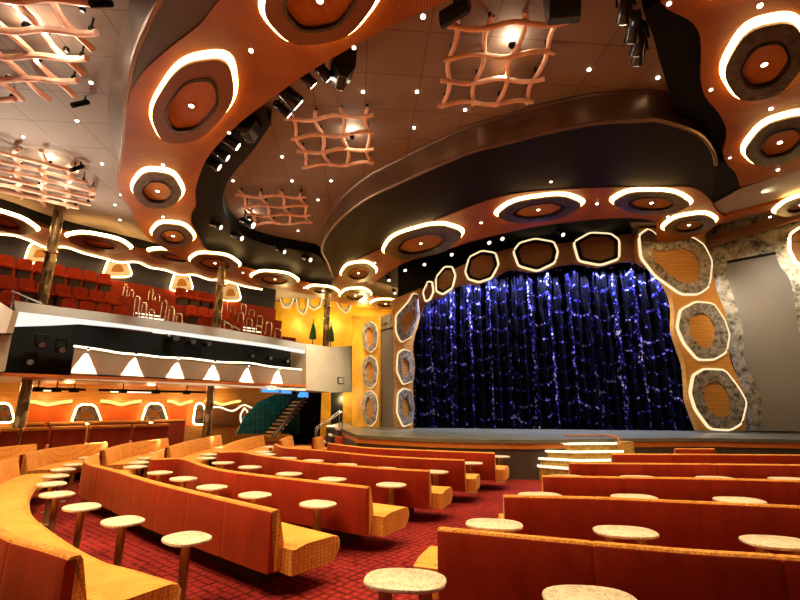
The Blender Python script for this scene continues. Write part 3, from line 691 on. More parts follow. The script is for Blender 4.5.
struct('trim_side_band', prism(NB(), [RW.off(-.3).P(x, y) for x, y in ((706, 238), (800, 209), (840, 198), (840, 206), (800, 218), (708, 248))], RW.n * 0.2), M['arch_wood'])
patch('wall_panel_balcony_side', [(377, 330), (398, 318), (398, 428), (377, 427)], LW, M['taupe'], 0.1)
patch('wall_stone_balcony_side', [(374, 318), (397, 312), (397, 326), (380, 330), (379, 345), (380, 352), (378, 385), (380, 400), (379, 427), (374, 427)], LW.off(-0.05), M['stone_wall'], 0.06)
patch('wall_orange', [(352, 316), (379, 316), (379, 427), (352, 427)], LH, M['gold'], 0.1)
for oy, lab in (((322, 352), 'upper stone hexagon with a pale lit centre beside the balcony end'), ((356, 388), 'middle stone hexagon of the stack beside the balcony end'), ((391, 426), 'lowest stone hexagon of the stack beside the balcony end')):
    a, b_ = oy; h = b_ - a
    hexframe(LH, [(364, a + h * .35), (367, a + h * .05), (372, a), (377, a + h * .12), (379, a + h * .45), (377, a + h * .85), (372, b_), (366, a + h * .88)],
             [(367, a + h * .4), (369, a + h * .2), (372, a + h * .18), (375, a + h * .3), (376, a + h * .5), (374, a + h * .75), (371, a + h * .84), (368, a + h * .72)], lab, 'stone', 'panel_wood', 'glow_soft', 'stone hexagons beside the balcony end', strip=0.018)

# gold steps up to the stage
stw = thing('stage_steps', 'gold stage steps with lit nosings in front of the blue curtain', 'steps', Pz(575, 470, 0))
p0 = Pz(585, 440, 1.0); front = Vector((0.10, -1, 0)).normalized(); sidev = Vector((1, 0.10, 0)).normalized()
def stair(u0, u1, d, z0, z1):
    return [p0 + sidev * u0 + front * d, p0 + sidev * u1 + front * d]
M4 = frame(V2(p0, 0), sidev, -front)
for i in range(4):
    zt = 1.05 - .19 * (i + .72); d1 = 0.35 + 0.30 * i
    poly = [(.75, .3), (.75, -d1), (-.68 - .03 * i, -d1), (-1.62, -d1 * .4), (-1.85, .3)]
    tr = link('tread', prism(NB(), [M4 @ Vector((x, y, 0)) for x, y in poly], (0, 0, zt)), M['gold_panel'], stw)
    nb = NB(); tube(nb, [M4 @ Vector((x, y - .01, zt + .015)) for x, y in poly[1:]], .035, 6)
    link('nosing', nb, M['nosing'], tr)
link('side_panel', box(NB(), (0.75, -0.55, 0), (1.15, 0.2, 0.98), frame(V2(p0, 0), sidev, -front)), M['gold_panel'], stw)
hr = NB(); M4 = frame(V2(p0, 0), sidev, -front)
tube(hr, [M4 @ Vector((.72, .1, 1.12)), M4 @ Vector((.72, -.5, 1.12)), M4 @ Vector((.72, -.62, .95)), M4 @ Vector((.72, -.62, 0.3))], .03, 6)
tube(hr, [M4 @ Vector((.72, .1, 1.12)), M4 @ Vector((-.55, .1, 1.12))], .025, 6)
link('handrail', hr, M['orange_strip'], stw)
# ------------------------------------------------------------------ banquettes
HB = 0.87
def path_px(pts): return [V2(Pz(x, y, HB), 0) for x, y in pts]
BEN = []
def bench(path, label, group, seam=0.95, target=(1.5, 13), seat_front='seat', ext=(0, 0), z0=0.0, name='banquette', sx=0.0):
    path = smooth([Vector((p[0], p[1], 0)) for p in path], 8)
    L = [0]
    for a, b in zip(path, path[1:]): L.append(L[-1] + (b - a).length)
    tot = L[-1]; ns = max(1, round(tot / seam)); seams = [tot * i / ns for i in range(1, ns)]
    S = set(round(tot * i / max(2, int(tot / .12)), 4) for i in range(max(2, int(tot / .12)) + 1))
    for s in seams:
        for d in (-.035, -.015, -.006, .006, .015, .035): S.add(round(s + d, 4))
    S.add(0.012); S.add(tot - .012)
    S = sorted(x for x in S if 0 <= x <= tot)
    def at(s):
        for i in range(len(L) - 1):
            if L[i + 1] >= s: break
        f = (s - L[i]) / max(1e-9, L[i + 1] - L[i]); return path[i].lerp(path[i + 1], f)
    P = [at(s) for s in S]; Nn = []
    for i in range(len(P)):
        d = (at(min(tot, S[i] + .15)) - at(max(0, S[i] - .15))).normalized(); Nn.append(Vector((-d.y, d.x, 0)))
    mid = len(P) // 2
    flip = 1 if Nn[mid].dot(Vector((*target, 0)) - P[mid]) > 0 else -1
    Nn = [q * flip for q in Nn]
    dip = [max([math.exp(-((s - q) / .014) ** 2) for q in seams] or [0]) for s in S]
    c = P[mid]
    o = thing(name, label, 'bench', (c.x, c.y, z0), group)
    def sweep(prof, k, rng=None, endround=0, xs=0.0):
        bm = NB(); rings = []
        idx = range(len(P)) if rng is None else rng
        cd = sum(d for d, z in prof) / len(prof); cz = sum(z for d, z in prof) / len(prof)
        for i in idx:
            sc = 1 - k * dip[i]
            e = min(S[i], tot - S[i])
            if e < 0.011: sc *= (1 - endround)
            back = (P[0] - P[4]).normalized() * xs if i < 2 else Vector()
            rings.append([bm.verts.new(P[i] + back + Nn[i] * (cd + (d - cd) * sc) + Vector((0, 0, z0 + cz + (z - cz) * (1 - k * .25 * dip[i]) * (1 - endround * .3 if e < .011 else 1)))) for d, z in prof])
        for a, b in zip(rings, rings[1:]):
            for j in range(len(prof)): bm.faces.new((a[j], a[(j + 1) % len(prof)], b[(j + 1) % len(prof)], b[j]))
        f1 = bm.faces.new(rings[0][::-1]); f2 = bm.faces.new(rings[-1])
        bmesh.ops.triangulate(bm, faces=[f1, f2])
        return bm
    link('back_panel', sweep([(0.005, .24), (-.004, .5), (0, .835), (.008, .852), (.03, .856), (.085, .85), (.095, .24)], .22, None, .12), M['velvet'], o, True)
    link('backrest', sweep([(.08, .24), (.08, .845), (.012, .853), (.022, .870), (.06, .876), (.105, .868), (.13, .83), (.215, .47), (.22, .24)], .14, None, .08), M[seat_front], o, True)
    link('seat', sweep([(.17, .22), (.17, .475), (.34, .505), (.76, .50), (.84, .48), (.885, .42), (.88, .345), (.83, .27), (.74, .22)], .06, None, .06, sx), M[seat_front], o, True)
    m_ = [i for i in range(len(P)) if min(.45, tot * .2) < S[i] < tot - min(.45, tot * .2)]
    link('plinth', sweep([(.26, 0.0), (.26, .25), (.60, .23), (.60, 0.0)], 0, m_), M['plinth'], o)
    BEN.append((P, Nn))
    return o, P, Nn
GN, GF, GR = 'curved banquettes of the block towards the balcony', 'banquettes facing across on the far side of the aisle', 'straight banquettes of the block beside the camera'
Npaths = [
 [(66, 558), (40, 549.5), (0, 537)], [(271, 511), (215, 498), (150, 482), (110, 470)], [(366, 487.3), (310, 481), (257, 475), (220, 470), (200, 465), (180, 458.5)],
 [(428, 470.8), (380, 468), (310, 462), (258, 455), (240, 451.5)], [(464, 460), (430, 458.7), (380, 456), (350, 453.3), (310, 449.4)], [(494, 453), (430, 450.5), (372, 448), (350, 446)]]
def W(*pts): return [Vector((x, y, 0)) for x, y in pts]
N1 = path_px(Npaths[0]) + W((-4.6, 5.2), (-6.0, 6.5), (-7.3, 8.1), (-8.2, 9.6), (-8.6, 10.5))
N2 = path_px(Npaths[1]) + W((-6.15, 9.35), (-6.8, 10.2), (-7.2, 11.1))
N3 = path_px(Npaths[2]) + W((-5.35, 10.2), (-5.9, 11.3), (-6.25, 12.2))
N4 = path_px(Npaths[3]) + W((-4.5, 11.7), (-4.95, 13.1), (-5.25, 14.6), (-5.4, 16.4), (-5.35, 18))
N5 = path_px(Npaths[4]) + W((-3.2, 12.9), (-3.75, 14.0))
N6 = path_px(Npaths[5]) + path_px([(327, 443)])
DESC = ['cut off by the lower picture edge, its back towards us', 'long one curling round, tables lined behind its back', 'third in order from the camera', 'fourth from the camera, running into a pale far stretch', 'fifth from the camera, one short of the stage', 'last one before the stage front']
for p, d in zip([N1, N2, N3, N4, N5, N6], DESC):
    bench(p, 'red and amber curved banquette, ' + d, GN, sx=.2)
F = [(W((-10.9, 11.9), (-11.0, 13.0), (-10.9, 14.0)), 'outermost, by the big mosaic column'),
     (path_px([(20, 454), (50, 448), (104, 441.7)]), 'behind two slim tables in the outer aisle'),
     (path_px([(100, 450), (125, 443.5), (165, 438)]), 'second one in from the mosaic column'),
     (path_px([(165, 447), (190, 440.3), (218, 435)]), 'facing a cluster of small tables'),
     (W((-3.95, 15.3), (-4.15, 16.6), (-4.2, 17.8)), 'in front of the teal staircase'),
     (path_px([(312, 438), (320, 436.3)]), 'shortest, by the white steps')]
for p, d in F: bench(p, 'amber banquette seen from the front, ' + d, GF, 0.8)
Rp = [[(437, 529), (552, 540), (690, 552), (800, 559)], [(504, 496), (600, 498), (690, 502), (800, 507)], [(543, 476), (600, 477), (700, 478.5), (800, 481)], [(570, 463), (700, 464), (800, 465)], [(613, 454), (700, 454.3), (800, 455)]]
RD = ['with its corner at the very front of the view', 'second row from the camera', 'third row from the camera', 'fourth row from the camera', 'fifth row, last long one before the stage']
for q, d in zip(Rp, RD):
    pp = path_px(q); e = (pp[-1] - pp[-2]).normalized(); pp.append(pp[-1] + e * 1.2 - Vector((0, .12, 0)))
    bench(pp, 'straight red banquette, ' + d, GR, 1.25 if d.startswith(('with', 'second')) else 1.4, sx=.3 if d.startswith('with') else 0)
bench(W((7.35, 12.55), (8.35, 12.5)), 'short red banquette alone in front of the stage under the wide column', GR, 2)

# ------------------------------------------------------------------ tables
HT = 0.66
def make_table(label, p, rz, sx, sy, two, group):
    o = thing('cocktail_table', label, 'table', p, group); LOC[o.name] = Vector((0, 0, 0)); o.rotation_euler = (0, 0, rz)
    N = 28; bm = NB(); rings = []
    for s, z in ((.93, HT - .035), (.985, HT - .03), (1, HT - .018), (.985, HT - .005), (.95, HT)):
        rings.append([bm.verts.new((sx * s * math.copysign(abs(math.cos(a)) ** .8, math.cos(a)), sy * s * math.copysign(abs(math.sin(a)) ** .8, math.sin(a)), z)) for a in (2 * math.pi * k / N for k in range(N))])
    for a, b in zip(rings, rings[1:]):
        for k in range(N): bm.faces.new((a[k], a[(k + 1) % N], b[(k + 1) % N], b[k]))
    bm.faces.new(rings[0][::-1]); bm.faces.new(rings[-1])
    link('table_top', bm, M['table'], o, True, world=False)
    for x in ((-.16, .16) if two else (0,)):
        w = .055 if two else .06
        b = NB(); prism(b, [Vector((x + w * math.cos(a), .042 * math.sin(a), .012)) for a in (2 * math.pi * k / 12 for k in range(12))], (0, 0, HT - .048))
        link('leg', b, M['bronze'], o, True, world=False)
    link('foot_plate', lathe(NB(), [(.14, 0), (.14, .008), (.13, .012)], seg=20, sx=1.25 if two else 1), M['bronze'], o, False, world=False)
    return o
made = {}
def clear(p):                            # slide a table into the free lane between two banquettes
    for _ in range(8):
        moved = False
        for P, Nn in BEN:
            i = min(range(len(P)), key=lambda k: (P[k] - p).length_squared)
            d = (p - P[i]).dot(Nn[i]); lat = (p - P[i] - Nn[i] * d).length
            if lat > .42: 
                j = min(range(len(P)), key=lambda k: (P[k] + Nn[k] * .6 - p).length_squared)
                d = (p - P[j]).dot(Nn[j]); lat = (p - P[j] - Nn[j] * d).length; i = j
            if lat > .42: continue
            if -.27 < d < 1.14:
                p = p + Nn[i] * ((-.275 - d) if d < .15 else (1.15 - d)); moved = True
        if not moved: break
    return p
def tables(lst, row, rz, two=False, sx=.265, sy=.215, names=None):
    for i, (x, y) in enumerate(lst):
        p = clear(V2(Pz(x, y, HT), 0))
        lab = f'small speckled stone table, {names[i] if names else ORD[i] + " from the aisle"}, {row}'
        g = 'slim cocktail tables between the banquettes'
        if (two, sx) in made: dup(made[(two, sx)], p, rz + random.uniform(-.1, .1), lab, g)
        else: made[(two, sx)] = make_table(lab, p, rz, sx, sy, two, g)
tables([(187, 537), (123, 520), (82, 506), (57, 493.5), (42, 484), (37, 476.5), (42.5, 470), (49, 465)], 'behind the long curling banquette', R(-38))
tables([(318, 503), (255, 494), (210, 486), (177, 479), (155, 472.5), (141, 467), (135, 462.3), (137, 458), (140, 453), (147, 449.5), (156, 447.5)], 'behind the third curved banquette', R(-30))
tables([(392, 483.7), (335, 478), (292, 472.8), (250, 466.5), (222.5, 461.2), (210, 457.7), (203, 454.2), (200, 448), (208, 444.5), (216, 443)], 'behind the fourth curved banquette', R(-25))
tables([(437, 470.6), (389, 467), (347, 464), (315, 460), (291, 457), (274, 453.6), (262, 451), (263, 446.5)], 'behind the fifth curved banquette', R(-20))
tables([(474, 461.3), (342, 453.2), (324, 450.8)], 'behind the last curved banquette', R(-15))
tables([(500, 456)], 'in front of the last curved banquette', R(-10), names=['alone'])
tables([(60, 458), (88, 452.3), (5, 457)], 'by the amber banquettes under the balcony', R(-60), names=['darker legged', 'farther in', 'at the outer aisle'])
tables([(405, 578), (590, 597)], 'before the front straight banquette', R(-8), True, .33, .235, ['at the aisle', 'cut by the lower edge'])
tables([(494, 523), (625, 530.5), (778, 541)], 'in front of the front straight banquette', R(-10), True, .33, .235)
tables([(540, 494.5), (634, 496.5), (739, 499.5), (850, 503)], 'behind the third straight banquette', R(-5), True, .33, .235)
tables([(566, 475.5), (636, 476), (715, 477.6), (789, 478.6)], 'behind the fourth straight banquette', R(-4), True, .33, .235)
tables([(607, 465), (650, 456)], 'near the gold stage steps', R(-4), True, .33, .235, ['beside the fifth banquette', 'beyond the fifth banquette'])

# ------------------------------------------------------------------ balcony
B = VP((-10.6, 14.4), (-4.5, 21.3))
s_ = toward(B)                                  # -1: the camera is on the negative side
def bo(d): return B.off(-s_ * d)                # d metres behind the fascia
def bpatch(name, pts, d, mat, th=.1):
    pl = bo(d); return struct(name, prism(NB(), [pl.P(x, y) for x, y in pts], pl.n * (-s_) * th), mat)
cap_top = [(14, 300.5), (60, 307), (100, 312), (160, 320), (220, 328), (270, 337), (306, 344)]
cap_bot = [(306, 350), (270, 344), (220, 337), (160, 329), (100, 321), (60, 316), (16, 311)]
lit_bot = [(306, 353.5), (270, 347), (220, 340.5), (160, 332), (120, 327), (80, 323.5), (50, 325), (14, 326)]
bpatch('trim_balcony_cap', cap_top + cap_bot, 0, M['grey_cap'], .25)
bpatch('trim_balcony_lit_band', cap_bot[::-1] + lit_bot, 0.05, M['band_glow'], .2)
bpatch('wall_balcony_slot', [(-6, 318), (312, 348), (312, 376), (70, 378), (-6, 374)], 1.2, M['black'], .1)
low_top = [(75, 346.5), (100, 350.5), (160, 357.5), (220, 362.5), (270, 367), (306, 371)]
low_bot = [(306, 386), (270, 384), (220, 380.5), (160, 377.5), (100, 374.5), (71, 373)]
bpatch('wall_balcony_lower', low_top + low_bot, 0.35, M['lower_wall'], .1)
bpatch('trim_balcony_dark_line', [(71, 373), (100, 374.5), (160, 377.5), (220, 380.5), (270, 384), (306, 386), (306, 388), (270, 386), (220, 382.5), (160, 379.5), (100, 376.5), (70, 375)], 0.25, M['black'], .1)
bpatch('trim_balcony_ledge', [(66, 376.5), (100, 378.2), (160, 381), (220, 384), (306, 389), (306, 391), (220, 386), (160, 383), (100, 380.2), (66, 378.5)], 0.0, M['white'], .4)
pl = bo(.33)
cv = NB(); tube(cv, [pl.P(x, y) for x, y in sm([(74, 346), (100, 349.5), (120, 353), (140, 354.5), (160, 357), (190, 358.5), (220, 362), (250, 363), (270, 366.5), (306, 370), (325, 372.5)], 3)], .035, 6)
t_ = thing('cove_light', 'thin wavy line of light along the top of the beige balcony wall', 'cove light', pl.P(180, 358))
link('light_strip', cv, M['cove'], t_)
# block at the stage end of the balcony
bpatch('wall_balcony_end', [(306, 343.5), (330, 347), (352, 346), (357, 348.5), (358, 388), (355, 392), (330, 392), (306, 390)], -0.02, M['beige'], 1.6)
bpatch('wall_balcony_start', [(-8, 299), (0, 302), (13, 310.5), (6, 333), (-8, 333)], -0.5, M['white'], .5)
bpatch('trim_balcony_start', [(13, 310.5), (19, 311), (13, 333), (6, 333)], -0.5, M['beige'], .6)
bpatch('wall_balcony_start_lower', [(-8, 335), (12, 335), (5, 371), (-8, 373)], -0.3, M['beige'], .5)
# underside and floor of the balcony
ZB = 2.82
struct('ceiling_balcony', prism(NB(), [B.at(-6, ZB), B.at(9.8, ZB), bo(7).at(9.8, ZB), bo(7).at(-6, ZB)], (0, 0, .1)), M['orange_ceiling'])
TIER = [(2.3, 4.85, 5.80, 'front'), (3.7, 5.65, 6.60, 'middle'), (5.1, 6.75, 7.70, 'back')]
fl = NB()
for d0, d1, z in ((1.35, 2.6, 4.6), (2.6, 4.0, 5.5), (4.0, 6.6, 6.6)):
    box(fl, (-8, d0, z - .9), (12.5 if z < 5 else 10.5, d1, z), frame(B.o, B.a, B.n * -s_))
struct('floor_balcony', fl, M['maroon'])
# seats
ms = None
gaps = [(B.u(bo(2.6).P(140, 305)), B.u(bo(2.6).P(186, 310))), (B.u(bo(2.6).P(244, 320)), 99)]
for ti, (d, zf, zt, nm) in enumerate(TIER):
    pl = bo(d); u = -4.2; k = 0
    while u < 10.3:
        ok = all(not (g0 - .25 < u < g1 + .25) for g0, g1 in gaps)
        if ti == 0 and abs(u - B.u(bo(1.6).P(48, 280))) < .45: ok = False
        if ok:
            p = pl.at(u, zt - .95)
            lab = f'red balcony seat, {ORD[k] if k < 20 else "one of the last"} along the {nm} balcony row'
            if ms is None:
                ms = thing('theatre_chair', lab, 'seat', p, 'red seats on the balcony'); LOC[ms.name] = Vector((0, 0, 0))
                b = NB(); prof = [(-.25, .42), (.25, .42), (.25, .86), (.21, .93), (.12, .955), (-.12, .955), (-.21, .93), (-.25, .86)]
                prism(b, [Vector((x, 0, z)) for x, z in prof], (0, .12, 0)); link('backrest', b, M['seat_red'], ms, False, world=False, bevel=.02)
                b = NB(); box(b, (-.25, -.46, .36), (.25, .02, .5)); link('seat', b, M['seat_red'], ms, False, world=False, bevel=.03)
                b = NB(); box(b, (-.2, -.36, 0), (.2, .06, .36)); link('base', b, M['plinth'], ms, False, world=False)
                ms.rotation_euler = (0, 0, math.atan2(B.a.y, B.a.x))
            else: dup(ms, p, math.atan2(B.a.y, B.a.x), lab)
            k += 1
        u += 0.56
# low amber-lit parapet boxes in front of the first row
# balcony back wall, soffit and sconces
bw = bo(6.35)
struct('wall_balcony_back', prism(NB(), [bw.at(-8, 5), bw.at(11.5, 5), bw.at(11.5, 9), bw.at(-8, 9)], B.n * -s_ * .1), M['navy'])
struct('trim_balcony_dado', prism(NB(), [bo(6.2).at(-8, 6), bo(6.2).at(11.5, 6), bo(6.2).at(11.5, 7.75), bo(6.2).at(-8, 7.75)], B.n * -s_ * .1), M['maroon'])
near_e = px(sm([(-60, 198), (0, 212.5), (52, 229.5), (120, 246), (165, 256), (200, 262)], 4), 8.5)
far_e = px(sm([(-60, 226), (0, 233.5), (15, 235), (30, 240), (46, 247), (65, 246.5), (85, 253), (105, 258), (120, 262), (137, 261.5), (150, 267), (165, 269.5), (180, 274.5), (195, 274.5), (210, 279.5), (222, 279.5), (245, 286), (262, 289)], 3), 8.5)
struct('ceiling_balcony_soffit', prism(NB(), near_e + far_e[::-1], (0, 0, .12)), M['soffit_wood'])
struct('wall_balcony_header', loft(NB(), [V2(p, 8.5) for p in near_e], [V2(p, ZC) for p in near_e]), M['black'])
t_ = thing('cove_light', 'wavy line of light along the rear edge of the balcony soffit', 'cove light', far_e[20])
link('light_strip', tube(NB(), [p + Vector((0, 0, -.02)) for p in far_e], .04, 6), M['glow'], t_)
medallion((-40, 210), (37, 231), (0, 215), (0, 232), 'long lit medallion in the balcony soffit at the picture edge', 'plate', 8.5, .16, .5, False, 'medallions of the balcony soffit')
medallion((68, 238), (131, 250), (101, 238), (96, 252), 'long lit medallion in the balcony soffit beyond the mosaic column', 'plate', 8.5, .16, .5, False, 'medallions of the balcony soffit')
medallion((150, 252), (200, 262), (175, 254), (172, 264), 'glaring medallion where balcony soffit and ring meet', 'plate', 8.5, .16, .5, False, 'medallions of the balcony soffit')
def arcframe(pl, cx, cy, w, h, label, group, mat='stone'):
    o_ = [(cx - w, cy + h), (cx - w * .62, cy - h * .7), (cx - w * .3, cy - h), (cx + w * .3, cy - h), (cx + w * .62, cy - h * .7), (cx + w, cy + h), (cx + w * .6, cy + h * 1.2), (cx - w * .6, cy + h * 1.2)]
    i_ = [(cx + (x - cx) * .5, cy + .3 * h + (y - cy - .3 * h) * .42) for x, y in o_]
    return hexframe(pl, o_, i_, label, mat, 'panel_wood', 'glow', group, 0.1, .08, .05, name='lit_hexagon')
for cx, cy, w, h, lab in ((40, 252, 15, 9, 'glowing half hexagon on the dark balcony wall beside the mosaic column'), (117, 267, 14, 8, 'glowing half hexagon on the dark balcony wall, middle one'), (181, 281, 11, 8, 'glowing half hexagon above the balcony stairs'), (230, 291, 10, 8, 'pale curved frame at the end of the dark balcony wall')):
    arcframe(bo(6.15), cx, cy, w, h, lab, 'glowing frames on the balcony back wall', 'white')

# stairs on the balcony
def balcony_stairs(u0, w, d0, d1, z0, z1, label, n=9, rails=True):
    o = thing('balcony_stairs', label, 'stairs', B.at(u0, z0), 'balcony stairs')
    M4 = frame(B.o, B.a, B.n * -s_)
    for i in range(n):
        a = d0 + (d1 - d0) * i / n; z = z0 + (z1 - z0) * (i + 1) / n
        st_ = link('step', box(NB(), (u0, a, z - .25), (u0 + w, a + (d1 - d0) / n + .05, z), M4), M['velvet'], o)
        link('nosing', box(NB(), (u0, a - .02, z - .045), (u0 + w, a + .03, z + .01), M4), M['nosing'], st_)
    if rails:
        for i in range(0, n, 2):
            a = d0 + (d1 - d0) * i / n; z = z0 + (z1 - z0) * (i + 1) / n; b = d0 + (d1 - d0) * (i + 1.2) / n
            for uu in ((u0 - .05, u0 + w + .05)):
                link('rail_hoop', tube(NB(), [M4 @ Vector((uu, a, z)), M4 @ Vector((uu, a, z + .75)), M4 @ Vector((uu, a + .08, z + .86)), M4 @ Vector((uu, b - .05, z + .93)), M4 @ Vector((uu, b, z + .85)), M4 @ Vector((uu, b, z))], .028, 6), M['steel'], o)
g0, g1 = gaps[0]
balcony_stairs(g0 + .2, 1.0, 1.4, 5.4, 4.6, 6.5, 'lit balcony stairs with steel hoop rails between the seat blocks')
u2 = B.u(bo(2.6).P(252, 322))
balcony_stairs(u2, 1.0, 1.6, 5.6, 4.6, 6.6, 'lit balcony stairs with steel hoop rails by the gold wall')
for x, y, lab in ((28, 293, 'slanted glass and steel guard rail at the balcony corner'), (232, 326, 'short steel hand rail between the balcony seats and stairs')):
    q = bo(.9).P(x, y); o = thing('hand_rail', lab, 'hand rail', V2(q, 4.6))
    for k in range(3): link('post', tube(NB(), [V2(q + B.a * (k * .35 - .35), 4.6), V2(q + B.a * (k * .35 - .35), 5.5 - k * .12)], .025, 6), M['steel'], o)
    link('rail', tube(NB(), [V2(q - B.a * .4, 5.52), V2(q + B.a * .4, 5.25)], .03, 6), M['steel'], o)
# mosaic columns
c1 = Pz(60, 207, ZC); colpos = [c1]
for xx in (218, 327): colpos.append(bo(1.5).P(xx, 310))
for p, lab, zt in zip(colpos, ('mirror mosaic column beside the wide lattice, thickest of the three', 'mirror mosaic column between the balcony stairs', 'thin mirror mosaic column before the gold wall'), (ZC, 8.5, 8.5)):
    zb = 4.6 if 'thin' in lab else 0
    o = thing('mosaic_column', lab, 'column', V2(p, zb), 'mirror mosaic columns')
    link('shaft', lathe(NB(), [(.17, zb + 0.1), (.17, zt)], (p.x, p.y, 0), 20), M['mosaic'], o, True)
    link('base', lathe(NB(), [(.26, zb), (.26, zb + .08), (.2, zb + .14)], (p.x, p.y, 0), 20), M['bronze'], o)
    link('collar', lathe(NB(), [(.2, 7.2), (.25, 7.25), (.2, 7.3)], (p.x, p.y, 0), 20), M['steel'], o)
# gold wall towards the stage
Q = VP((-9.5, 30.6), (0.3, 30.2))
struct('wall_gold', prism(NB(), [Q.at(-3, 0), Q.at(9.8, 0), Q.at(9.8, 9), Q.at(-3, 9)], Q.n * .15), M['gold'])
struct('door_1', prism(NB(), [Q.P(x, y) - Q.n * .05 for x, y in ((331, 391), (343, 391), (343, 427), (331, 427))], Q.n * .04), M['black_gloss'])
hexg = 'outlined frames hanging against the gold wall'
for pts, lab in (([(279, 292), (283, 284), (291, 285), (294, 298), (290, 308), (283, 307)], 'outlined frame on the gold wall nearest the balcony stairs'), ([(296, 294), (302, 293), (308, 296), (307, 308), (304, 315), (299, 311)], 'deepest hanging frame on the gold wall'), ([(309, 296), (316, 293), (322, 297), (321, 306), (314, 310), (309, 306)], 'rounded frame on the gold wall beside the thin column'), ([(337, 301), (343, 299), (351, 302), (350, 309), (346, 313), (339, 307)], 'half hidden frame on the gold wall by the ring corner')):
    c = (sum(p[0] for p in pts) / len(pts), sum(p[1] for p in pts) / len(pts))
    hexframe(Q.off(-1.0), pts, [(c[0] + (x - c[0]) * .68, c[1] + (y - c[1]) * .68) for x, y in pts], lab, 'stone', 'gold', 'glow_soft', hexg, .1, .1, .04)
# green cloth figures (folded parasol like decorations) on the balcony edge
for x, y, lab in ((313, 333, 'green folded cloth stand on the balcony by the gold wall'), (331, 334, 'slim green folded cloth stand behind the thin column')):
    q = bo(2.2).P(x, y); q.z = 4.6; o = thing('folded_parasol', lab, 'parasol', q, 'green stands on the balcony')
    link('pole', tube(NB(), [q, q + Vector((0, 0, 2.0))], .03, 6), M['steel'], o)
    link('cloth', lathe(NB(), [(.2, .9), (.16, 1.3), (.06, 1.75)], q, 10), M['green'], o, True)

# inside the slot: small projectors
for k, (x, y, s) in enumerate(((172, 338, 1.5), (190, 342, 1.2), (206, 344, 1.1), (40, 345, 1.1), (60, 350, 1.1), (28, 362, 1.0), (250, 356, .9), (268, 358, .9), (285, 361, .9))):
    p = bo(.8).P(x, y); stage_light(p, p + Vector((.5, -.4, -.05)), f'black projector {ORD[k]} in the dark slot of the balcony front', s, 'lens_off', 'projectors in the balcony slot')
for x, y, lab in ((329, 383, 'small white notice box at the foot of the last scallop light'), (341, 380.5, 'small framed panel on the beige balcony end')):
    pl = bo(-.06 if x > 335 else .2); q = [pl.P(x + a, y + b) for a, b in ((-3, -3.5), (3, -3), (3, 3.5), (-3, 3))]
    o = thing('wall_panel_box', lab, 'panel', sum(q, Vector()) / 4)
    link('housing', prism(NB(), q, pl.n * -s_ * .08), M['black'], o)
    cc = sum(q, Vector()) / 4
    link('face', prism(NB(), [cc + (p - cc) * .78 + pl.n * s_ * .012 for p in q], pl.n * -s_ * .01), M['beige'], o)
# scallop lights
sc = 'downlights washing the beige balcony wall'
for k, (x, y) in enumerate(((88, 350.5), (136, 355.5), (178.5, 360), (215, 363), (249, 366.5), (279.5, 369.5), (304, 371.5))):
    q = bo(.22).P(x, y)
    o = thing('wall_washer', f'small lamp throwing a white cone, {ORD[k]} along the beige balcony wall', 'wall lamp', q, sc)
    link('housing', lathe(NB(), [(.04, .03), (.05, .1)], q, 10), M['black'], o)
    link('lens', lathe(NB(), [(.03, .02), (.03, .032)], q, 10), M['lens'], o)
    spot(q + Vector((0, 0, .01)) + B.n * -s_ * .07, q + Vector((0, 0, -1)) + B.n * -s_ * .07, 3000, (1, .88, .70), 58, .2, .01)
# ------------------------------------------------------------------ under the balcony
bb = bo(5.6)
struct('wall_under_balcony', prism(NB(), [bb.at(-8, 0), bb.at(12, 0), bb.at(12, ZB), bb.at(-8, ZB)], B.n * -s_ * .1), M['panel_wood'])
def upanel(nm, pts, d, mat, th=.04): return bpatch(nm, pts, d, mat, th)
wv = 'orange padded wall panel, '
for i, (xa, xb, lab) in enumerate(((23, 72, 'beside the lower end of the mosaic column'), (101, 141, 'between the first and second lit hexagons'), (168, 192, 'beyond the second lit hexagon'), (205, 240, 'brown one next to the teal stairs'))):
    pl = bo(5.5); o = thing('wall_cushion', wv + lab, 'wall panel', pl.P((xa + xb) / 2, 415), 'orange panels under the balcony')
    pad = NB(); prism(pad, [pl.P(x, y) for x, y in ((xa, 405), (xb, 405.5), (xb + 1, 426), (xa - 2, 426))], B.n * -s_ * .06)
    link('pad', pad, M['orange_wall' if i < 3 else 'arch_wood'], o)
    cvp = sm([(xa, 401), ((xa * 3 + xb) / 4, 402), ((xa + xb) / 2, 404.5), ((xa + 3 * xb) / 4, 402.5), (xb, 401)], 4)
    link('light_strip', tube(NB(), [bo(5.35).P(x, y) for x, y in cvp], .11, 8, flat=.6), M['amber'], o)
    pm = bo(5.2).P((xa + xb) / 2, 402); point(pm + Vector((0, 0, .0)), 16, (1, .68, .25), .2)
for cx, cy, w, h, lab in ((86, 413, 14, 8, 'lit hexagon frame on the orange wall under the balcony, nearer the mosaic column'), (154, 412, 12, 8, 'lit hexagon frame on the orange wall, middle one under the balcony'), (199, 413, 6, 9, 'narrow lit hexagon frame under the balcony beyond the second panel'), (3, 412, 10, 8, 'lit hexagon frame under the balcony cut by the picture edge')):
    arcframe(bo(5.3), cx, cy, w, h, lab, 'lit hexagons under the balcony')
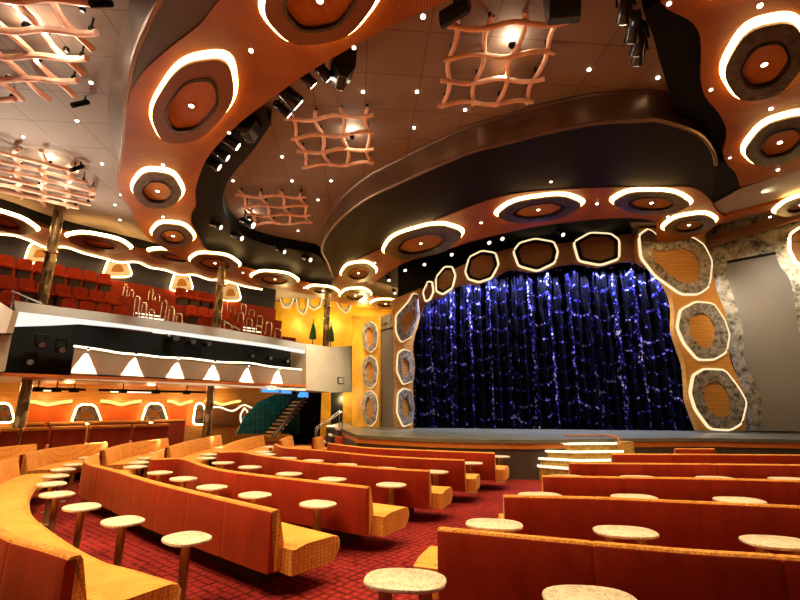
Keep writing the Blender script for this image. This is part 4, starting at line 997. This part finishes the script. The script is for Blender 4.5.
# wavy white frame beside the teal stairs
def wave(pl, pts, r, label):
    o = thing('wavy_light_frame', label, 'lit frame', pl.P(*pts[0]), 'wavy lit frames by the teal stairs')
    link('frame_bar', tube(NB(), [pl.P(x, y) for x, y in sm(pts, 4)], r, 8), M['white'], o, True)
    link('light_strip', tube(NB(), [pl.P(x, y) - pl.n * -s_ * (r + .01) for x, y in sm(pts, 4)], r * .35, 6), M['cove'], o, True)
wave(bo(4.6), [(205, 409), (218, 407), (232, 411), (243, 405), (252, 408), (262, 406), (268, 403)], .06, 'wavy pale bar of light leading to the teal stairs')
wave(bo(4.5), [(244, 408), (240, 416), (242, 426), (247, 431), (249, 422), (247, 412), (244, 408)], .05, 'upright pale loop of light beside the teal stairs')
wave(bo(3.2), [(300, 410), (303, 419), (303.5, 428), (302, 437)], .07, 'slim curved white post of light at the foot of the teal stairs')
# booths on the terrace
struct('floor_terrace', box(NB(), (-8, -0.6, 0.005), (6.8, 8, .3), frame(B.o, B.a, B.n * -s_)), M['plinth'])
k = 0
for d, y0, xs in ((0.8, 429, (-2, 21, 50, 88, 132, 170)), (2.4, 426, (10, 45, 86, 150, 186))):
    for x0, x1 in zip(xs, xs[1:]):
        pl = bo(d); a, b = pl.P(x0 + 2, 430), pl.P(x1 - 2, 430)
        ua, ub = pl.u(a), pl.u(b); M4 = frame(pl.o, pl.a, pl.n * -s_)
        o = thing('booth_bench', f'dark backed booth seat, {ORD[k]} along the terrace under the balcony', 'booth', pl.at((ua + ub) / 2, .3), 'booths on the terrace under the balcony'); k += 1
        zt = 1.22 if d < 2 else 1.32
        link('backrest', box(NB(), (ua, -.1, .35), (ub, .1, zt), M4), M['maroon'], o, bevel=.04)
        link('top_pad', box(NB(), (ua, -.13, zt), (ub, .20, zt + .10), M4), M['seat'], o, bevel=.03)
        link('seat', box(NB(), (ua, .1, .3), (ub, .6, .75), M4), M['seat'], o, bevel=.04)
# hanging rail under the balcony
for k, (pts, lab) in enumerate((([(25, 390), (85, 393)], 'black lighting rail under the balcony near the mosaic column'), ([(98, 394), (205, 396)], 'black lighting rail under the middle of the balcony'))):
    pl = bo(2.5); a, b = pl.P(*pts[0]), pl.P(*pts[1]); a.z = b.z = 2.55
    o = thing('ceiling_rail', lab, 'lighting rail', (a + b) / 2, 'lighting rails under the balcony')
    link('bar', tube(NB(), [a, b], .05, 6), M['black'], o)
    link('light_strip', tube(NB(), [a + (b - a) * .1 + Vector((0, 0, -.055)), a + (b - a) * .45 + Vector((0, 0, -.055))], .02, 6), M['cove'], o)
    for f in (.2, .5, .8):
        q = a.lerp(b, f); h = link('hanger', tube(NB(), [q, V2(q, ZB)], .02, 6), M['black'], o)
        link('lamp_box', lathe(NB(), [(.16, -.1), (.18, .05)], q, 8), M['black'], h)
# teal stairs and glass wall
T = VP((-8.7, 21.0), (-5.2, 24.3))
o = thing('staircase', 'staircase with a dark handrail in front of a teal tiled wall under the balcony', 'stairs', V2(T.P(262, 430), 0))
b = NB(); cells = [(236, 434), (245, 416), (258, 402), (276, 394), (300, 394), (300, 434)]
link('tile_wall', prism(NB(), [T.P(x, y) for x, y in cells], T.n * .06), M['teal'], o)
gb = NB()
for x in range(240, 300, 5):
    y0 = max(394, 434 - (x - 236) * 1.0 - 6); tube(gb, [T.P(x, y0) - T.n * .03, T.P(x, 434) - T.n * .03], .012, 4)
for y in range(400, 434, 5): tube(gb, [T.P(max(238, 236 + (434 - y) * .75), y) - T.n * .03, T.P(300, y) - T.n * .03], .012, 4)
link('tile_grid', gb, M['black'], o)
S0, S1 = T.off(-.9).P(268, 436), T.off(-.9).P(300, 398)
for i in range(10):
    q = S0.lerp(S1, i / 10); link('step', box(NB(), (0, -.5, -.05), ((S1 - S0).xy.length / 10 + .06, .55, .02), frame((q.x, q.y, q.z), T.a, T.n)), M['panel_wood'], o)
link('handrail', tube(NB(), [S0 - T.n * .5 + Vector((0, 0, .7)), S1 - T.n * .5 + Vector((0, 0, .7))], .05, 6), M['black'], o)
link('stringer', tube(NB(), [S0 - T.n * .5 + Vector((0, 0, 0)), S1 - T.n * .5], .09, 6), M['plinth'], o)
for x0, x1, y0, y1, lab in ((262, 279, 388, 392, 'long blue glowing window above the teal stairs'), (281, 291, 388.5, 393, 'short blue glowing window above the teal stairs'), (298, 308, 388, 397, 'tall blue window beside the post of the teal stairs')):
    pl = T.off(-.35); q = [pl.P(x, y) for x, y in ((x0, y0), (x1, y0 + .5), (x1, y1 + .5), (x0, y1))]
    o = thing('blue_window', lab, 'lit window', sum(q, Vector()) / 4, 'blue windows over the teal stairs')
    cc = sum(q, Vector()) / 4
    link('frame', prism(NB(), [cc + (p - cc) * 1.15 for p in q], T.n * .05), M['steel'], o)
    link('pane', prism(NB(), [p - T.n * .01 for p in q], T.n * .01), M['blue_screen'], o)
ud, ue = T.u(T.off(.3).P(292, 410)), T.u(T.off(.3).P(321, 410))
struct('wall_dark_corner', prism(NB(), [T.off(.3).at(ud, 0), T.off(.3).at(ue, 0), T.off(.3).at(ue, ZB), T.off(.3).at(ud, ZB)], T.n * .1), M['black'])
# small white steps by the stage corner and a red stool
q0 = Vector((-3.35, 19.3, 0)); o = thing('corner_steps', 'small white steps with a handrail at the balcony corner of the stage', 'steps', V2(q0, 0))
for i in range(4):
    st_ = link('tread', box(NB(), (-.45, -.1 + .28 * i, 0), (.45, .22 + .28 * i, .25 * (i + 1)), frame((q0.x, q0.y, 0), (-.25, .97, 0), (.97, .25, 0))), M['stage_front'], o)
    link('nosing', box(NB(), (-.46, -.13 + .28 * i, .25 * (i + 1)), (.46, -.02 + .28 * i, .25 * (i + 1) + .07), frame((q0.x, q0.y, 0), (-.25, .97, 0), (.97, .25, 0))), M['white'], st_)
M4 = frame((q0.x, q0.y, 0), (-.25, .97, 0), (.97, .25, 0))
for sx_ in (-.5, .5): link('handrail', tube(NB(), [M4 @ Vector((sx_, -.1, .1)), M4 @ Vector((sx_, -.1, 1.05)), M4 @ Vector((sx_, .9, 1.75)), M4 @ Vector((sx_, .9, .9))], .035, 6), M['steel'], o)
q0 = Vector((-2.0, 15.4, 0)); o = thing('red_chair', 'small red chair standing before the balcony corner of the stage', 'chair', q0)
link('backrest', box(NB(), (-.25, -.06, .4), (.25, .06, 1.0), frame(q0, (-.5, .9, 0), (-.9, -.5, 0))), M['seat_red'], o, bevel=.04)
link('seat', box(NB(), (-.25, .0, .38), (.25, .5, .5), frame(q0, (-.5, .9, 0), (-.9, -.5, 0))), M['seat_red'], o, bevel=.03)
for a in (-.2, .2):
    for b_ in (.02, .45): link('leg', tube(NB(), [frame(q0, (-.5, .9, 0), (-.9, -.5, 0)) @ Vector((a, b_, 0)), frame(q0, (-.5, .9, 0), (-.9, -.5, 0)) @ Vector((a, b_, .4))], .025, 6), M['steel'], o)

# ------------------------------------------------------------------ light
wd = bpy.data.worlds.new('world'); scene.world = wd; wd.use_nodes = True
wd.node_tree.nodes['Background'].inputs[0].default_value = (1.0, 0.62, 0.36, 1); wd.node_tree.nodes['Background'].inputs[1].default_value = 0.10
WARM = (1, .72, .40)
# house downlights (the ones in view and their neighbours behind the camera)
for x, y in ((-6.5, 7.0), (-4.2, 8.8), (-7.8, 10.2), (-9.5, 12.2), (-5.8, 12.6), (-3.2, 10.6), (-3.0, 13.2), (-.4, 8.4), (.2, 10.6), (2.2, 8.2), (3.8, 8.3), (-2.2, 16), (-5, 17), (-7.2, 14.2)):
    spot((x, y, ZC - .06), (x, y, 0), 900, WARM, 90, .7, .06)
for x, y in ((-5.0, 4.6), (-3.4, 5.4), (-7.2, 5.0), (-4.6, 2.6), (-6.4, 2.8), (-2.4, 3.4)):
    spot((x, y, ZC - .06), (x + .5, y + .6, 0), 900, WARM, 85, .7, .06)
for x, y in ((.7, 4.7), (2.6, 4.7), (5.2, 4.4)):
    spot((x, y, ZS - .06), (x, y + .6, 0), 420, WARM, 60, .7, .06)
for x, y in ((5.5, 5.4), (7.2, 7.0), (9.0, 8.4), (7.8, 9.8), (2.5, 12.6), (6.2, 12.3), (-1.4, 16.6)):
    spot((x, y, ZS - .08), (x, y, 0), 650, WARM, 90, .7, .06)
# curtain battens
for k in range(11):
    f = .05 + .86 * k / 10; p = ca.lerp(cb, f); y = p.y - .33
    zm = min(7.75, 6.45 + max(0, p.x - .3) * .55) - .12
    spot((p.x, y, zm), (p.x, y + .22, 2.0), 700, (.62, .68, 1), 120, .8, .04)
# warm wash on the wide column and stone wall
spot((8.6, 12.6, 8.1), (11.8, 16.8, 4.0), 2300, (1, .78, .48), 60, .9, .08)
spot((10.4, 12.0, 8.0), (13.8, 15.8, 5.0), 900, (1, .86, .68), 60, .9, .08)
spot((9.9, 11.6, 8.24), (10.6, 12.6, 8.6), 30, (1, .9, .7), 120, .9, .05)
spot((-1.3, 16.5, 8.0), (-.2, 18.8, 3.5), 420, (1, .78, .5), 60, .9, .08)
spot((4.6, 9.8, 8.1), (5.0, 12.6, .8), 900, (1, .84, .52), 32, .8, .06)
# balcony
spot((-1.9, 17.6, 8.0), (-3.6, 21.4, 3.4), 2600, (1, .86, .62), 55, .8, .08)
spot((-1.0, 17.4, 8.0), (-1.9, 20.8, 3.6), 1100, (1, .80, .5), 50, .8, .08)
for u_ in (-2.5, 0.2, 3, 5.8, 8.4):
    q = bo(3.0).at(u_, 8.38); spot(q, bo(3.4).at(u_, 5.4), 80, (1, .66, .34), 110, .8, .08)
for u_ in (-3, 0, 3, 6, 9):
    q = bo(-1.6).at(u_, 8.1); spot(q, bo(0).at(u_, 4.6), 1100, (1, .85, .66), 50, .8, .08)
for x, y, z in ((-5.0, 28.6, 7.6), (-2.4, 28.4, 7.6), (-7.6, 28.4, 7.6)): point((x, y, z), 190, (1, .74, .30), .15)
point((-4.2, 28.0, 2.4), 160, (1, .74, .3), .15)
for u_ in (-2, 1, 4, 7):
    point(bo(3.9).at(u_, 2.6), 45, (1, .62, .28), .12); spot(bo(1.4).at(u_, 2.78), bo(1.5).at(u_, 0), 160, (1, .72, .4), 130, .8, .1)
point(T.off(-1.6).at(2.2, 2.5), 40, (.5, .9, .8), .2)

# unseen uplights added by the balcony start to brighten the house ceiling; soffit-band spot
for x, y in ((-11.2, 11.5), (-13.2, 13.2), (-11.6, 15.2)): spot((x, y, 6.4), (x + 3.2, y - 2.6, 9), 520, (1, .86, .70), 130, .9, .2)
spot((11.0, 12.6, 8.24), (11.6, 11.9, 8.4), 14, (1, .9, .72), 140, .9, .05)

scene.view_settings.view_transform = 'Standard'; scene.view_settings.look = 'None'; scene.view_settings.gamma = 1
scene.view_settings.use_curve_mapping = False
scene.view_settings.exposure = 0.28
